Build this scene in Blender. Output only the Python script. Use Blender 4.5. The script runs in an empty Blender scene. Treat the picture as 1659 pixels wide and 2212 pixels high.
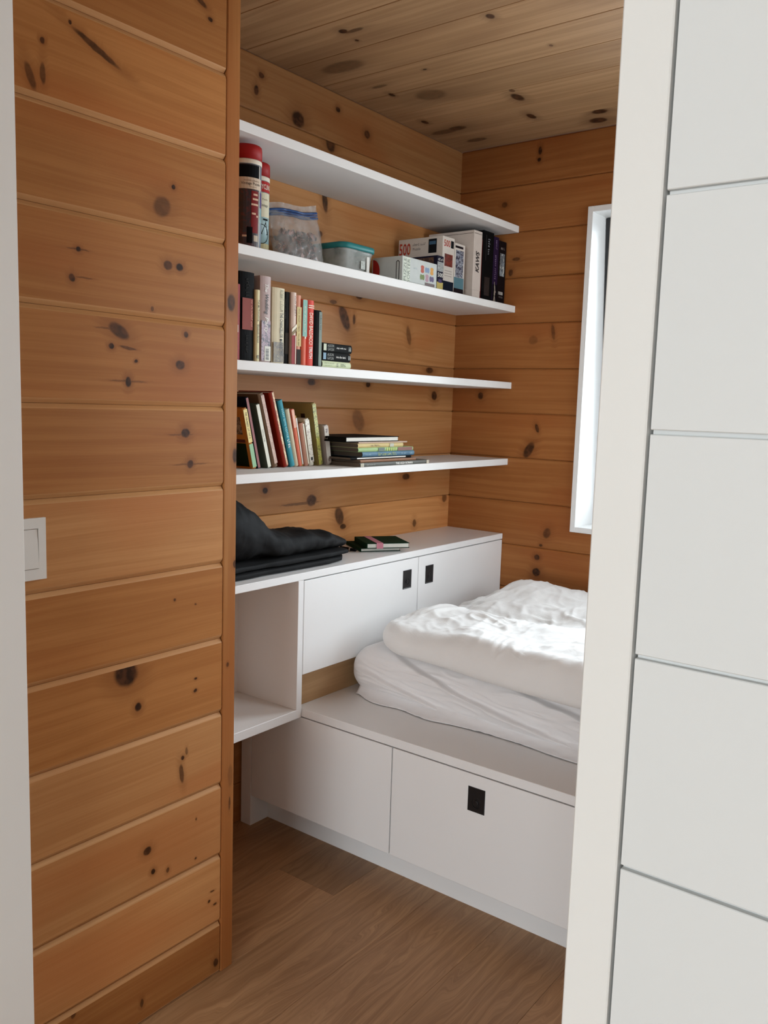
import bpy, bmesh, math, random
from mathutils import Vector, Matrix, noise, Euler

scene = bpy.context.scene
COL = scene.collection

# ------------------------------------------------------------------ camera
cam_d = bpy.data.cameras.new('camera')
cam_d.sensor_fit = 'HORIZONTAL'
cam_d.sensor_width = 36.0
cam_d.lens = 36.0 * 1848.13 / 1659.0
cam_d.clip_start = 0.02
cam = bpy.data.objects.new('camera', cam_d)
COL.objects.link(cam)
_y, _p, _r = math.radians(37.2132), math.radians(-7.0630), math.radians(1.7685)
fw = Vector((-math.sin(_y) * math.cos(_p), math.cos(_y) * math.cos(_p), math.sin(_p)))
rt = Vector((math.cos(_y), math.sin(_y), 0))
up = rt.cross(fw)
r2 = math.cos(_r) * rt + math.sin(_r) * up
u2 = -math.sin(_r) * rt + math.cos(_r) * up
m3 = Matrix((r2, u2, -fw)).transposed()
cam.matrix_world = Matrix.Translation((0, 0, 1.4)) @ m3.to_4x4()
scene.camera = cam

# ------------------------------------------------------------------ world, daylight, exposure
world = bpy.data.worlds.new('overcast_sky')
scene.world = world
world.use_nodes = True
bg = world.node_tree.nodes['Background']
bg.inputs[0].default_value = (0.86, 0.93, 1.0, 1)
bg.inputs[1].default_value = 1.0


def area(name, loc, rot, sx, sy, power, color):
    d = bpy.data.lights.new(name, 'AREA')
    d.shape = 'RECTANGLE'
    d.size, d.size_y, d.energy, d.color = sx, sy, power, color
    o = bpy.data.objects.new(name, d)
    o.location, o.rotation_euler = loc, rot
    COL.objects.link(o)
    return o


# daylight entering by the bedroom window, and by the big window of the hall behind the camera
area('bedroom_sky_daylight', (-0.70, 4.35, 2.95), (math.radians(-40), 0, 0), 2.6, 2.0, 120.0, (0.84, 0.94, 1.0))
area('bedroom_window_daylight', (-0.78, 3.42, 1.58), (math.radians(-80), 0, 0), 1.28, 1.2, 50.0, (0.82, 0.93, 1.0))
area('bedroom_side_window_daylight', (0.30, 2.62, 1.62), (math.radians(80), 0, math.radians(90)), 0.85, 1.1, 19.0, (0.86, 0.95, 1.0))
area('hall_window_daylight', (1.6, -6.75, 1.45), (math.radians(90), 0, 0), 4.0, 1.8, 272.0, (0.88, 0.955, 1.0))

scene.view_settings.view_transform = 'Standard'
scene.view_settings.look = 'None'
scene.view_settings.exposure = 0.0
scene.view_settings.gamma = 1.0
scene.view_settings.use_curve_mapping = False
scene.cycles.max_bounces = 7
scene.cycles.diffuse_bounces = 4
scene.cycles.glossy_bounces = 2


# ------------------------------------------------------------------ helpers
def tag(o, label=None, cat=None, group=None, kind=None):
    if label: o['label'] = label
    if cat: o['category'] = cat
    if group: o['group'] = group
    if kind: o['kind'] = kind
    return o


def empty(name, loc=(0, 0, 0), rot=(0, 0, 0)):
    o = bpy.data.objects.new(name, None)
    o.empty_display_size = 0.05
    o.location, o.rotation_euler = loc, rot
    COL.objects.link(o)
    return o


def mesh_obj(name, verts, faces, mat=None, parent=None, smooth=False):
    me = bpy.data.meshes.new(name)
    me.from_pydata([tuple(v) for v in verts], [], faces)
    me.update()
    return me_obj(name, me, mat, parent, smooth)


def me_obj(name, me, mat=None, parent=None, smooth=False):
    if smooth:
        for p in me.polygons: p.use_smooth = True
    if mat: me.materials.append(mat)
    o = bpy.data.objects.new(name, me)
    COL.objects.link(o)
    if parent: o.parent = parent
    return o


def bm_obj(name, bm, mat=None, parent=None, smooth=False):
    bmesh.ops.recalc_face_normals(bm, faces=bm.faces)
    me = bpy.data.meshes.new(name)
    bm.to_mesh(me)
    bm.free()
    return me_obj(name, me, mat, parent, smooth)


def add_box(bm, a, b, bevel=0.0, seg=1):
    lo = [min(a[i], b[i]) for i in range(3)]
    hi = [max(a[i], b[i]) for i in range(3)]
    vs = [bm.verts.new((x, y, z)) for x in (lo[0], hi[0]) for y in (lo[1], hi[1]) for z in (lo[2], hi[2])]
    fs = []
    for idx in ((0, 1, 3, 2), (4, 6, 7, 5), (0, 4, 5, 1), (2, 3, 7, 6), (0, 2, 6, 4), (1, 5, 7, 3)):
        fs.append(bm.faces.new([vs[i] for i in idx]))
    if bevel > 0:
        es = list({e for f in fs for e in f.edges})
        bmesh.ops.bevel(bm, geom=es, offset=bevel, segments=seg, affect='EDGES', profile=0.5)


def box(name, a, b, mat, parent=None, bevel=0.0, seg=1, off=(0, 0, 0)):
    bm = bmesh.new()
    a = [a[i] - off[i] for i in range(3)]
    b = [b[i] - off[i] for i in range(3)]
    add_box(bm, a, b, bevel, seg)
    return bm_obj(name, bm, mat, parent)


def add_tube(bm, pts, r, n=8, cap=True):
    rings = []
    for i, p in enumerate(pts):
        p = Vector(p)
        t = (Vector(pts[min(i + 1, len(pts) - 1)]) - Vector(pts[max(i - 1, 0)])).normalized()
        a = t.orthogonal().normalized()
        if rings and abs(t.z) < 0.98:
            a = t.cross(Vector((0, 0, 1))).normalized()
        elif abs(t.z) < 0.98:
            a = t.cross(Vector((0, 0, 1))).normalized()
        c = t.cross(a)
        rr = r[i] if isinstance(r, (list, tuple)) else r
        rings.append([bm.verts.new(p + rr * (math.cos(2 * math.pi * k / n) * a + math.sin(2 * math.pi * k / n) * c)) for k in range(n)])
    for q in range(len(rings) - 1):
        for k in range(n):
            bm.faces.new((rings[q][k], rings[q][(k + 1) % n], rings[q + 1][(k + 1) % n], rings[q + 1][k]))
    if cap:
        bm.faces.new(rings[0][::-1])
        bm.faces.new(rings[-1])


def add_lathe(bm, prof, n=32, c=(0, 0), cap=True):
    rings = []
    for r, z in prof:
        rings.append([bm.verts.new((c[0] + r * math.cos(2 * math.pi * k / n), c[1] + r * math.sin(2 * math.pi * k / n), z)) for k in range(n)])
    for q in range(len(rings) - 1):
        for k in range(n):
            bm.faces.new((rings[q][k], rings[q][(k + 1) % n], rings[q + 1][(k + 1) % n], rings[q + 1][k]))
    if cap:
        bm.faces.new(rings[0][::-1])
        bm.faces.new(rings[-1])


# ------------------------------------------------------------------ materials
class NT:
    def __init__(self, name):
        self.m = bpy.data.materials.new(name)
        self.m.use_nodes = True
        self.t = self.m.node_tree
        self.p = self.t.nodes['Principled BSDF']
        self.out = self.t.nodes['Material Output']

    def n(self, typ, **kw):
        nd = self.t.nodes.new(typ)
        for k, v in kw.items(): setattr(nd, k, v)
        return nd

    def l(self, a, b): self.t.links.new(a, b)

    def val(self, inp, v):
        if hasattr(v, 'is_output'): self.l(v, inp)
        else: inp.default_value = v

    def math(self, op, a, b=0.0, c=None, clamp=False):
        nd = self.n('ShaderNodeMath', operation=op, use_clamp=clamp)
        self.val(nd.inputs[0], a)
        self.val(nd.inputs[1], b)
        if c is not None: self.val(nd.inputs[2], c)
        return nd.outputs[0]

    def vmath(self, op, a, b=(0, 0, 0), out=0):
        nd = self.n('ShaderNodeVectorMath', operation=op)
        self.val(nd.inputs[0], a)
        if op != 'LENGTH': self.val(nd.inputs[1], b)
        return nd.outputs['Value'] if op == 'LENGTH' else nd.outputs[0]

    def mix(self, f, a, b, mode='MIX'):
        nd = self.n('ShaderNodeMix', data_type='RGBA', blend_type=mode)
        self.val(nd.inputs[0], f)
        self.val(nd.inputs[6], a)
        self.val(nd.inputs[7], b)
        return nd.outputs[2]

    def rng(self, v, f0, f1, t0, t1, smooth=True):
        nd = self.n('ShaderNodeMapRange', interpolation_type='SMOOTHSTEP' if smooth else 'LINEAR')
        self.val(nd.inputs[0], v)
        for i, x in enumerate((f0, f1, t0, t1)): nd.inputs[i + 1].default_value = x
        return nd.outputs[0]

    def noise(self, vec, scale, detail=3, rough=0.5, dist=0.0):
        nd = self.n('ShaderNodeTexNoise')
        self.l(vec, nd.inputs['Vector'])
        nd.inputs['Scale'].default_value = scale
        nd.inputs['Detail'].default_value = detail
        nd.inputs['Roughness'].default_value = rough
        nd.inputs['Distortion'].default_value = dist
        return nd.outputs[0]

    def bump(self, h, strength, dist):
        nd = self.n('ShaderNodeBump')
        nd.inputs['Strength'].default_value = strength
        nd.inputs['Distance'].default_value = dist
        self.l(h, nd.inputs['Height'])
        self.l(nd.outputs[0], self.p.inputs['Normal'])

    def coord(self): return self.n('ShaderNodeTexCoord').outputs['Object']


def c4(c): return (c[0], c[1], c[2], 1)


def s2l(r, g, b):
    f = lambda v: (v / 255 / 12.92) if v / 255 <= 0.04045 else ((v / 255 + 0.055) / 1.055) ** 2.4
    return (f(r), f(g), f(b))


_plain = {}


def plain(name, col, rough=0.5, var=0.08, scale=30.0, spec=0.4, metallic=0.0):
    """flat colour with a little procedural mottling"""
    key = (name, col, rough)
    if key in _plain: return _plain[key]
    t = NT(name)
    nz = t.noise(t.coord(), scale, 3)
    t.l(t.mix(nz, c4([x * (1 - var) for x in col]), c4([min(1, x * (1 + var)) for x in col])), t.p.inputs['Base Color'])
    t.p.inputs['Roughness'].default_value = rough
    t.p.inputs['Specular IOR Level'].default_value = spec
    t.p.inputs['Metallic'].default_value = metallic
    _plain[key] = t.m
    return t.m


def rgbm(name, r, g, b, rough=0.5, var=0.07, scale=40.0):
    dk = max(r, g, b) < 75
    c = s2l(r, g, b)
    return plain(name, tuple(x * 0.6 for x in c) if dk else c, max(rough, 0.65) if dk else rough, var, scale, 0.06 if dk else 0.18)


def pine(name, ui, vi, knots, seed, light=(0.420, 0.178, 0.055), dark=(0.350, 0.137, 0.039), red=(0.345, 0.108, 0.028), tone=1.0, rough=0.42, knotcol=(0.030, 0.012, 0.005), warp=0.02, gscale=1.0):
    """knotty pine board: grain runs along axis ui, across is vi; knots = (u, v, a, b, angle, strength) in metres"""
    t = NT(name)
    sep = t.n('ShaderNodeSeparateXYZ')
    t.l(t.coord(), sep.inputs[0])
    u, v = sep.outputs[ui], sep.outputs[vi]
    cmb = t.n('ShaderNodeCombineXYZ')
    t.l(u, cmb.inputs[0]); t.l(v, cmb.inputs[1]); cmb.inputs[2].default_value = seed * 3.17
    uv = cmb.outputs[0]
    core = halo = None
    wn = t.n('ShaderNodeTexNoise')
    t.l(uv, wn.inputs['Vector']); wn.inputs['Scale'].default_value = 60.0; wn.inputs['Detail'].default_value = 2
    wv = t.vmath('MULTIPLY', t.vmath('SUBTRACT', wn.outputs['Color'], (0.5, 0.5, 0.5)), (0.0045, 0.0045, 0))
    uvw = t.vmath('ADD', uv, wv)
    for (ku, kv, a, b, ang, st) in knots:
        p = t.vmath('SUBTRACT', uvw, (ku, kv, seed * 3.17))
        if ang:
            rr = t.n('ShaderNodeVectorRotate', rotation_type='Z_AXIS')
            t.l(p, rr.inputs['Vector']); rr.inputs['Angle'].default_value = math.radians(-ang)
            p = rr.outputs[0]
        r = t.vmath('LENGTH', t.vmath('MULTIPLY', p, (1 / a, 1 / b, 0)))
        k = t.rng(r, 0.72, 1.15, min(1.0, st * 1.15), 0.0)
        hsz = 2.2 if min(a, b) > 0.004 else 1.7
        hl = t.rng(r, 0.6, hsz + 0.8, min(1, st), 0.0)
        core = k if core is None else t.math('MAXIMUM', core, k)
        halo = hl if halo is None else t.math('MAXIMUM', halo, hl)
    if core is None:
        z = t.n('ShaderNodeValue'); z.outputs[0].default_value = 0.0
        core = halo = z.outputs[0]
    # grain, bent around the knots
    low = t.noise(t.vmath('MULTIPLY', uv, (0.9, 4.0, 1)), 1.0, 2)
    v2 = t.math('ADD', v, t.math('ADD', t.math('MULTIPLY', halo, warp), t.math('MULTIPLY', low, 0.05)))
    cm2 = t.n('ShaderNodeCombineXYZ')
    t.l(u, cm2.inputs[0]); t.l(v2, cm2.inputs[1]); cm2.inputs[2].default_value = seed * 1.37
    g1 = t.noise(t.vmath('MULTIPLY', cm2.outputs[0], (1.3, 55.0 * gscale, 1)), 1.0, 2, 0.6)
    g2 = t.noise(t.vmath('MULTIPLY', cm2.outputs[0], (6.0, 330.0, 1)), 1.0, 2, 0.6)
    blot = t.noise(t.vmath('MULTIPLY', uv, (2.2, 7.0, 1)), 1.0, 1)
    gf = t.rng(t.math('ADD', t.math('MULTIPLY', g1, 0.75), t.math('MULTIPLY', g2, 0.25)), 0.36, 0.66, 0, 1)
    light = [min(1, x * tone) for x in light]; dark = [x * tone for x in dark]; red = [x * tone for x in red]
    c = t.mix(gf, c4(dark), c4(light))
    c = t.mix(t.rng(blot, 0.45, 0.75, 0, 0.6), c, c4(red))
    c = t.mix(t.math('MULTIPLY', halo, 0.5), c, c4([x * 0.45 for x in red]))
    ring = wn.outputs[0]
    kc = t.mix(t.rng(ring, 0.35, 0.65, 0, 1), c4(knotcol), c4((knotcol[0] * 2.8, knotcol[1] * 2.5, knotcol[2] * 2.2)))
    c = t.mix(core, c, kc)
    t.l(c, t.p.inputs['Base Color'])
    t.p.inputs['Roughness'].default_value = rough
    t.p.inputs['Specular IOR Level'].default_value = 0.15
    t.bump(t.noise(t.vmath('MULTIPLY', uv, (6.0, 300.0, 1)), 1.0, 1), 0.10, 0.002)
    return t.m


def oak(name, seed, tone):
    t = NT(name)
    sep = t.n('ShaderNodeSeparateXYZ')
    t.l(t.coord(), sep.inputs[0])
    cmb = t.n('ShaderNodeCombineXYZ')
    t.l(sep.outputs[1], cmb.inputs[0]); t.l(sep.outputs[0], cmb.inputs[1]); cmb.inputs[2].default_value = seed * 2.3
    uv = cmb.outputs[0]
    low = t.noise(t.vmath('MULTIPLY', uv, (1.6, 7.0, 1)), 1.0, 3, 0.55, 0.6)
    v2 = t.math('ADD', sep.outputs[0], t.math('MULTIPLY', low, 0.16))
    cm2 = t.n('ShaderNodeCombineXYZ')
    t.l(sep.outputs[1], cm2.inputs[0]); t.l(v2, cm2.inputs[1]); cm2.inputs[2].default_value = seed
    g1 = t.noise(t.vmath('MULTIPLY', cm2.outputs[0], (1.8, 60.0, 1)), 1.0, 3, 0.6)
    g2 = t.noise(t.vmath('MULTIPLY', cm2.outputs[0], (9.0, 420.0, 1)), 1.0, 2, 0.6)
    gf = t.rng(t.math('ADD', t.math('MULTIPLY', g1, 0.65), t.math('MULTIPLY', g2, 0.35)), 0.36, 0.66, 0, 1)
    c = t.mix(gf, c4([x * tone for x in (0.345, 0.180, 0.080)]), c4([x * tone for x in (0.53, 0.305, 0.150)]))
    c = t.mix(t.rng(low, 0.4, 0.7, 0, 0.35), c, c4([x * tone for x in (0.38, 0.20, 0.090)]))
    t.l(c, t.p.inputs['Base Color'])
    t.p.inputs['Roughness'].default_value = 0.40
    t.p.inputs['Specular IOR Level'].default_value = 0.4
    t.bump(t.noise(t.vmath('MULTIPLY', uv, (9.0, 400.0, 1)), 1.0, 1), 0.1, 0.001)
    return t.m


def paint(name, col, rough=0.45, spec=0.35):
    t = NT(name)
    nz = t.noise(t.coord(), 6.0, 3)
    fine = t.noise(t.coord(), 420.0, 0)
    t.l(t.mix(nz, c4([x * 0.975 for x in col]), c4(col)), t.p.inputs['Base Color'])
    t.p.inputs['Roughness'].default_value = rough
    t.p.inputs['Specular IOR Level'].default_value = spec
    t.bump(fine, 0.04, 0.0006)
    return t.m


def cloth(name, col, rough=0.9, wr=0.35, sc=1.0, dist=0.006, sheen=0.2):
    t = NT(name)
    co = t.coord()
    a = t.noise(t.vmath('MULTIPLY', co, (16 * sc, 22 * sc, 18 * sc)), 1.0, 3, 0.5, 0.9)
    b = t.noise(co, 900.0, 1)
    t.l(t.mix(a, c4([x * 0.96 for x in col]), c4(col)), t.p.inputs['Base Color'])
    t.p.inputs['Roughness'].default_value = rough
    t.p.inputs['Specular IOR Level'].default_value = 0.15
    t.p.inputs['Sheen Weight'].default_value = sheen
    rd = t.math('ABSOLUTE', t.math('SUBTRACT', a, 0.5))
    t.bump(t.math('ADD', rd, t.math('MULTIPLY', b, 0.02)), wr, dist)
    return t.m


def clear_plastic(name, tint=(0.95, 0.97, 0.97), alpha=0.35, rough=0.12):
    t = NT(name)
    tr = t.n('ShaderNodeBsdfTransparent')
    tr.inputs[0].default_value = c4(tint)
    nz = t.noise(t.coord(), 22.0, 2)
    mx = t.n('ShaderNodeMixShader')
    t.l(t.rng(nz, 0.3, 0.7, alpha * 0.7, alpha * 1.3), mx.inputs[0])
    t.p.inputs['Base Color'].default_value = (0.72, 0.72, 0.70, 1)
    t.p.inputs['Roughness'].default_value = rough
    t.l(tr.outputs[0], mx.inputs[1]); t.l(t.p.outputs[0], mx.inputs[2])
    t.l(mx.outputs[0], t.out.inputs[0])
    return t.m


def glass(name):
    t = NT(name)
    tr = t.n('ShaderNodeBsdfTransparent')
    gl = t.n('ShaderNodeBsdfGlossy'); gl.inputs['Roughness'].default_value = 0.02
    fr = t.n('ShaderNodeFresnel'); fr.inputs[0].default_value = 1.45
    mx = t.n('ShaderNodeMixShader')
    t.l(fr.outputs[0], mx.inputs[0]); t.l(tr.outputs[0], mx.inputs[1]); t.l(gl.outputs[0], mx.inputs[2])
    t.l(mx.outputs[0], t.out.inputs[0])
    return t.m


def picture(name, cols, scale=40.0, rough=0.4, kind='NOISE'):
    """printed picture: patches of a few colours"""
    t = NT(name)
    if kind == 'VORONOI':
        nd = t.n('ShaderNodeTexVoronoi'); nd.inputs['Scale'].default_value = scale
        t.l(t.coord(), nd.inputs['Vector'])
        sp = t.n('ShaderNodeSeparateColor'); t.l(nd.outputs['Color'], sp.inputs[0])
        f = sp.outputs[0]
    else:
        f = t.rng(t.noise(t.coord(), scale, 4, 0.6, 0.8), 0.28, 0.72, 0, 1, False)
    cr = t.n('ShaderNodeValToRGB'); cr.color_ramp.interpolation = 'CONSTANT' if kind == 'VORONOI' else 'LINEAR'
    els = cr.color_ramp.elements
    while len(els) < len(cols): els.new(0.5)
    for i, c in enumerate(cols):
        els[i].position = i / len(cols) if kind == 'VORONOI' else i / (len(cols) - 1)
        els[i].color = c4(s2l(*c))
    t.l(f, cr.inputs[0]); t.l(cr.outputs[0], t.p.inputs['Base Color'])
    t.p.inputs['Roughness'].default_value = rough
    return t.m


WHITE = paint('white_lacquer', (0.86, 0.855, 0.85), 0.32, 0.45)
SHELFW = paint('white_melamine', (0.78, 0.765, 0.745), 0.62, 0.15)
WALLW = paint('white_wall_paint', (0.755, 0.765, 0.755), 0.5)
BLACKM = plain('black_metal', (0.012, 0.012, 0.013), 0.35, 0.1)
PAGES = None


def page_mat():
    t = NT('paper_edges')
    co = t.coord()
    a = t.noise(t.vmath('MULTIPLY', co, (40, 900, 40)), 1.0, 2)
    t.l(t.mix(a, (0.55, 0.50, 0.41, 1), (0.78, 0.74, 0.65, 1)), t.p.inputs['Base Color'])
    t.p.inputs['Roughness'].default_value = 0.9
    return t.m


PAGES = page_mat()


# ------------------------------------------------------------------ flat lettering and patches
def text_mesh(s, size=1.0, bold=0.0, shear=0.0):
    cu = bpy.data.curves.new('lettering', 'FONT')
    cu.body = s
    cu.size = 1.0
    cu.align_x, cu.align_y = 'CENTER', 'CENTER'
    cu.offset = bold
    cu.shear = shear
    cu.resolution_u = 2
    o = bpy.data.objects.new('lettering', cu)
    COL.objects.link(o)
    bpy.context.view_layer.update()
    me = bpy.data.meshes.new_from_object(o.evaluated_get(bpy.context.evaluated_depsgraph_get()))
    bpy.data.objects.remove(o); bpy.data.curves.remove(cu)
    vs = [v.co.copy() for v in me.vertices]
    fs = [tuple(p.vertices) for p in me.polygons]
    bpy.data.meshes.remove(me)
    xs = [v.x for v in vs]; ys = [v.y for v in vs]
    cx, cy = (min(xs) + max(xs)) / 2, (min(ys) + max(ys)) / 2
    w, h = max(xs) - min(xs), max(ys) - min(ys)
    return [((v.x - cx) / w, (v.y - cy) / h) for v in vs], fs, w / h


DIRS = {  # lettering axes on a face: local x, local y
    'h': ((0, 1, 0), (0, 0, 1)),      # front face (+X), level
    'd': ((0, 0, -1), (0, 1, 0)),     # spine, reading down
    'u': ((0, 0, 1), (0, -1, 0)),     # spine, reading up
    's': ((1, 0, 0), (0, 0, 1)),      # side face (-Y), level
}


def lettering(s, centre, run, tall, way, mat, parent, bold=0.0, shear=0.0, name='lettering', lift=0.0005):
    vs, fs, asp = text_mesh(s, 1.0, bold, shear)
    dx, dy = Vector(DIRS[way][0]), Vector(DIRS[way][1])
    n = dx.cross(dy)
    c = Vector(centre) + n * lift
    return mesh_obj(name, [c + dx * (x * run) + dy * (y * tall) for x, y in vs], fs, mat, parent)


def patch(name, centre, w, h, way, mat, parent, lift=0.0003):
    """a printed panel a hair proud of the face: w along local x, h along local y"""
    dx, dy = Vector(DIRS[way][0]), Vector(DIRS[way][1])
    n = dx.cross(dy)
    c = Vector(centre)
    vs = []
    for d in (0.0, lift):
        for sx, sy in ((-1, -1), (1, -1), (1, 1), (-1, 1)):
            vs.append(c + n * d + dx * (sx * w / 2) + dy * (sy * h / 2))
    return mesh_obj(name, vs, [(4, 5, 6, 7), (0, 1, 5, 4), (1, 2, 6, 5), (2, 3, 7, 6), (3, 0, 4, 7)], mat, parent)

# ================================================================== SETTING
# room frame: X across the shelf wall depth, Y along it, Z up.  floor z = 0
XW, XS, YB, ZC = -1.4777, -2.012, 3.11, 2.45   # near panelled wall, shelf wall, back wall, ceiling
YT = 1.374                                     # end of the near wall
YD0, YD1 = 0.657, 0.772                        # hall partition
COURSES = [0.0, 0.135] + [2.105 - 0.1797 * k for k in range(10, -1, -1)] + [2.285, ZC]
KL = [(1.262, 2.224, 0.0182, 0.0065, -25, 0.7), (1.287, 2.198, 0.0066, 0.0048, 0, 1), (0.955, 2.076, 0.0034, 0.0044, 0, 1), (0.9, 2.026, 0.005, 0.0061, 0, 1), (1.01, 2.049, 0.0553, 0.007, -22, 0.75), (0.875, 1.959, 0.008, 0.0241, 20, 0.6), (0.899, 1.97, 0.0059, 0.0192, 0, 0.6), (1.19, 1.837, 0.0055, 0.0054, 0, 1), (1.161, 1.792, 0.0236, 0.0209, 30, 0.55), (0.966, 1.676, 0.0058, 0.005, 0, 1), (0.966, 1.676, 0.0257, 0.0017, 0, 0.5), (0.952, 1.622, 0.0064, 0.0078, 0, 0.8), (0.978, 1.625, 0.0195, 0.0017, 0, 0.4), (1.176, 1.677, 0.0117, 0.0098, 0, 0.8), (1.206, 1.677, 0.0096, 0.008, 0, 1), (1.136, 1.584, 0.0045, 0.0055, 0, 0.6), (1.055, 1.532, 0.0264, 0.0133, -25, 0.75), (1.031, 1.535, 0.0345, 0.0023, 0, 0.4), (1.037, 1.501, 0.0059, 0.0059, 0, 1), (1.076, 1.5, 0.0216, 0.003, -8, 0.6), (1.224, 1.539, 0.0061, 0.0064, 0, 0.8), (1.208, 1.474, 0.013, 0.0102, 0, 0.8), (1.095, 1.475, 0.0044, 0.0036, 0, 1), (1.076, 1.432, 0.0072, 0.0109, 0, 0.9), (1.076, 1.434, 0.0471, 0.0021, 0, 0.4), (1.223, 1.328, 0.0124, 0.0105, 0, 0.9), (1.21, 1.325, 0.0369, 0.0023, 0, 0.4), (1.237, 1.26, 0.0089, 0.0093, 0, 0.9), (1.235, 1.26, 0.0505, 0.002, 0, 0.4), (1.194, 0.962, 0.0033, 0.0034, 0, 0.7), (1.253, 0.943, 0.0031, 0.0021, 0, 0.7), (1.066, 0.825, 0.0317, 0.0287, -50, 0.9), (1.096, 0.744, 0.0087, 0.0106, 0, 1), (1.254, 0.768, 0.0045, 0.0028, 0, 1), (1.253, 0.74, 0.0055, 0.004, 0, 1), (1.217, 0.591, 0.0049, 0.0053, 0, 1), (1.228, 0.604, 0.0039, 0.0101, 0, 0.5), (1.214, 0.554, 0.0063, 0.0236, 8, 0.7), (1.119, 0.407, 0.0114, 0.0103, 0, 0.8), (1.134, 0.352, 0.006, 0.0065, 0, 1), (1.175, 0.338, 0.0048, 0.0058, 0, 0.7), (1.257, 0.429, 0.0025, 0.0042, 0, 0.6), (1.256, 0.332, 0.0031, 0.003, 0, 1), (1.298, 0.204, 0.0037, 0.0035, 0, 1), (1.308, 0.226, 0.0075, 0.0026, 0, 0.7), (1.316, 0.189, 0.0065, 0.0031, 0, 0.7), (1.32, 0.033, 0.0077, 0.0113, 0, 0.8), (1.102, 0.051, 0.0046, 0.0108, 0, 0.6), (0.931, 0.123, 0.0059, 0.0076, 0, 0.6)]
KS = [(2.226, 1.063, 0.0266, 0.0213, 0, 0.8), (2.172, 1.055, 0.1059, 0.0049, 0, 0.5), (2.379, 0.994, 0.0236, 0.0378, 25, 0.75), (2.402, 0.954, 0.0186, 0.0104, 0, 0.8), (1.998, 1.111, 0.0128, 0.0108, 0, 1), (2.214, 1.474, 0.0213, 0.0126, 0, 0.8), (2.527, 1.477, 0.0139, 0.0102, 0, 1), (2.969, 1.448, 0.0205, 0.019, -15, 0.9), (2.475, 1.344, 0.0326, 0.0461, 35, 0.45), (2.381, 1.707, 0.023, 0.0516, 30, 0.8), (2.435, 1.707, 0.0079, 0.0196, 0, 0.7), (2.461, 1.792, 0.0212, 0.0114, 0, 1), (2.318, 1.756, 0.0197, 0.0079, 0, 0.6), (2.263, 2.085, 0.0142, 0.0393, 12, 0.8), (2.243, 1.974, 0.0118, 0.0106, 0, 0.7), (1.958, 2.397, 0.0118, 0.0094, 0, 1), (1.937, 2.348, 0.0097, 0.0148, 0, 0.9), (2.124, 2.313, 0.0304, 0.0256, 0, 0.9), (2.32, 2.398, 0.012, 0.0089, 0, 1), (2.481, 2.358, 0.0157, 0.014, 0, 1), (2.286, 2.276, 0.0237, 0.0269, 25, 0.8), (2.775, 1.677, 0.0155, 0.0392, 15, 0.5), (2.928, 1.55, 0.0267, 0.0131, 0, 0.8), (3.076, 1.016, 0.0182, 0.0202, 0, 0.6), (2.745, 0.832, 0.0158, 0.0285, 0, 0.5), (2.858, 0.925, 0.0132, 0.0174, 10, 0.6), (2.789, 1.12, 0.0255, 0.0131, 0, 0.8)]
KB = [(-1.605, 1.33, 0.0082, 0.0184, 20, 0.8), (-1.637, 1.241, 0.0188, 0.0373, -30, 0.8), (-1.557, 1.708, 0.008, 0.0321, 10, 0.5), (-1.642, 1.678, 0.0206, 0.0182, 0, 0.3), (-1.537, 0.912, 0.0163, 0.0224, -20, 0.6), (-1.561, 0.86, 0.0082, 0.0057, 0, 0.7), (-1.575, 0.809, 0.0124, 0.0114, 0, 1), (-1.575, 0.748, 0.0187, 0.0171, 0, 0.95), (-1.874, 1.454, 0.0135, 0.0153, 0, 0.8), (-1.759, 1.948, 0.0106, 0.0146, 0, 0.7), (-1.737, 1.999, 0.0189, 0.0072, 0, 0.6), (-1.654, 2.404, 0.008, 0.0157, 0, 1), (-1.656, 2.37, 0.0081, 0.0087, 0, 1), (-1.801, 2.216, 0.0128, 0.0108, 0, 0.6)]
KC = [(-1.683, 1.955, 0.0144, 0.0139, 0, 0.9), (-1.653, 1.968, 0.0331, 0.0093, 0, 0.6), (-1.688, 2.023, 0.0057, 0.0074, 0, 1), (-1.288, 2.101, 0.0124, 0.0166, 0, 0.8), (-1.865, 2.428, 0.0093, 0.0174, 0, 0.9), (-1.645, 2.307, 0.0073, 0.0061, 0, 0.8), (-1.518, 2.674, 0.0184, 0.0383, 0, 0.8), (-1.504, 2.611, 0.0103, 0.0147, 0, 0.6), (-1.567, 2.867, 0.014, 0.0306, 0, 0.9), (-1.343, 2.95, 0.0298, 0.022, 0, 1), (-1.385, 3.033, 0.0336, 0.028, 0, 1), (-1.93, 2.719, 0.0117, 0.0214, 0, 0.9), (-1.865, 2.84, 0.0386, 0.0228, 0, 0.7), (-1.931, 2.851, 0.0604, 0.0232, 0, 0.5), (-1.851, 2.152, 0.0861, 0.0397, 0, 0.45), (-1.754, 2.498, 0.0596, 0.0465, 0, 0.4), (-1.64, 3.129, 0.0606, 0.0207, 0, 0.6), (-1.5, 3.182, 0.0298, 0.026, 0, 0.5), (-1.876, 2.999, 0.0464, 0.0201, 0, 0.6), (-1.854, 2.345, 0.0325, 0.0098, 0, 0.5), (-1.236, 2.358, 0.0056, 0.0086, 0, 0.6)]



def profile(v0, v1, th, gap, bz, bd):
    return [(th, v0 + gap), (bd, v0 + gap), (bd * 0.15, v0 + gap + bz * 0.75), (0, v0 + gap + bz),
            (0, v1 - gap - bz), (bd * 0.15, v1 - gap - bz * 0.75), (bd, v1 - gap), (th, v1 - gap)]


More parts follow.
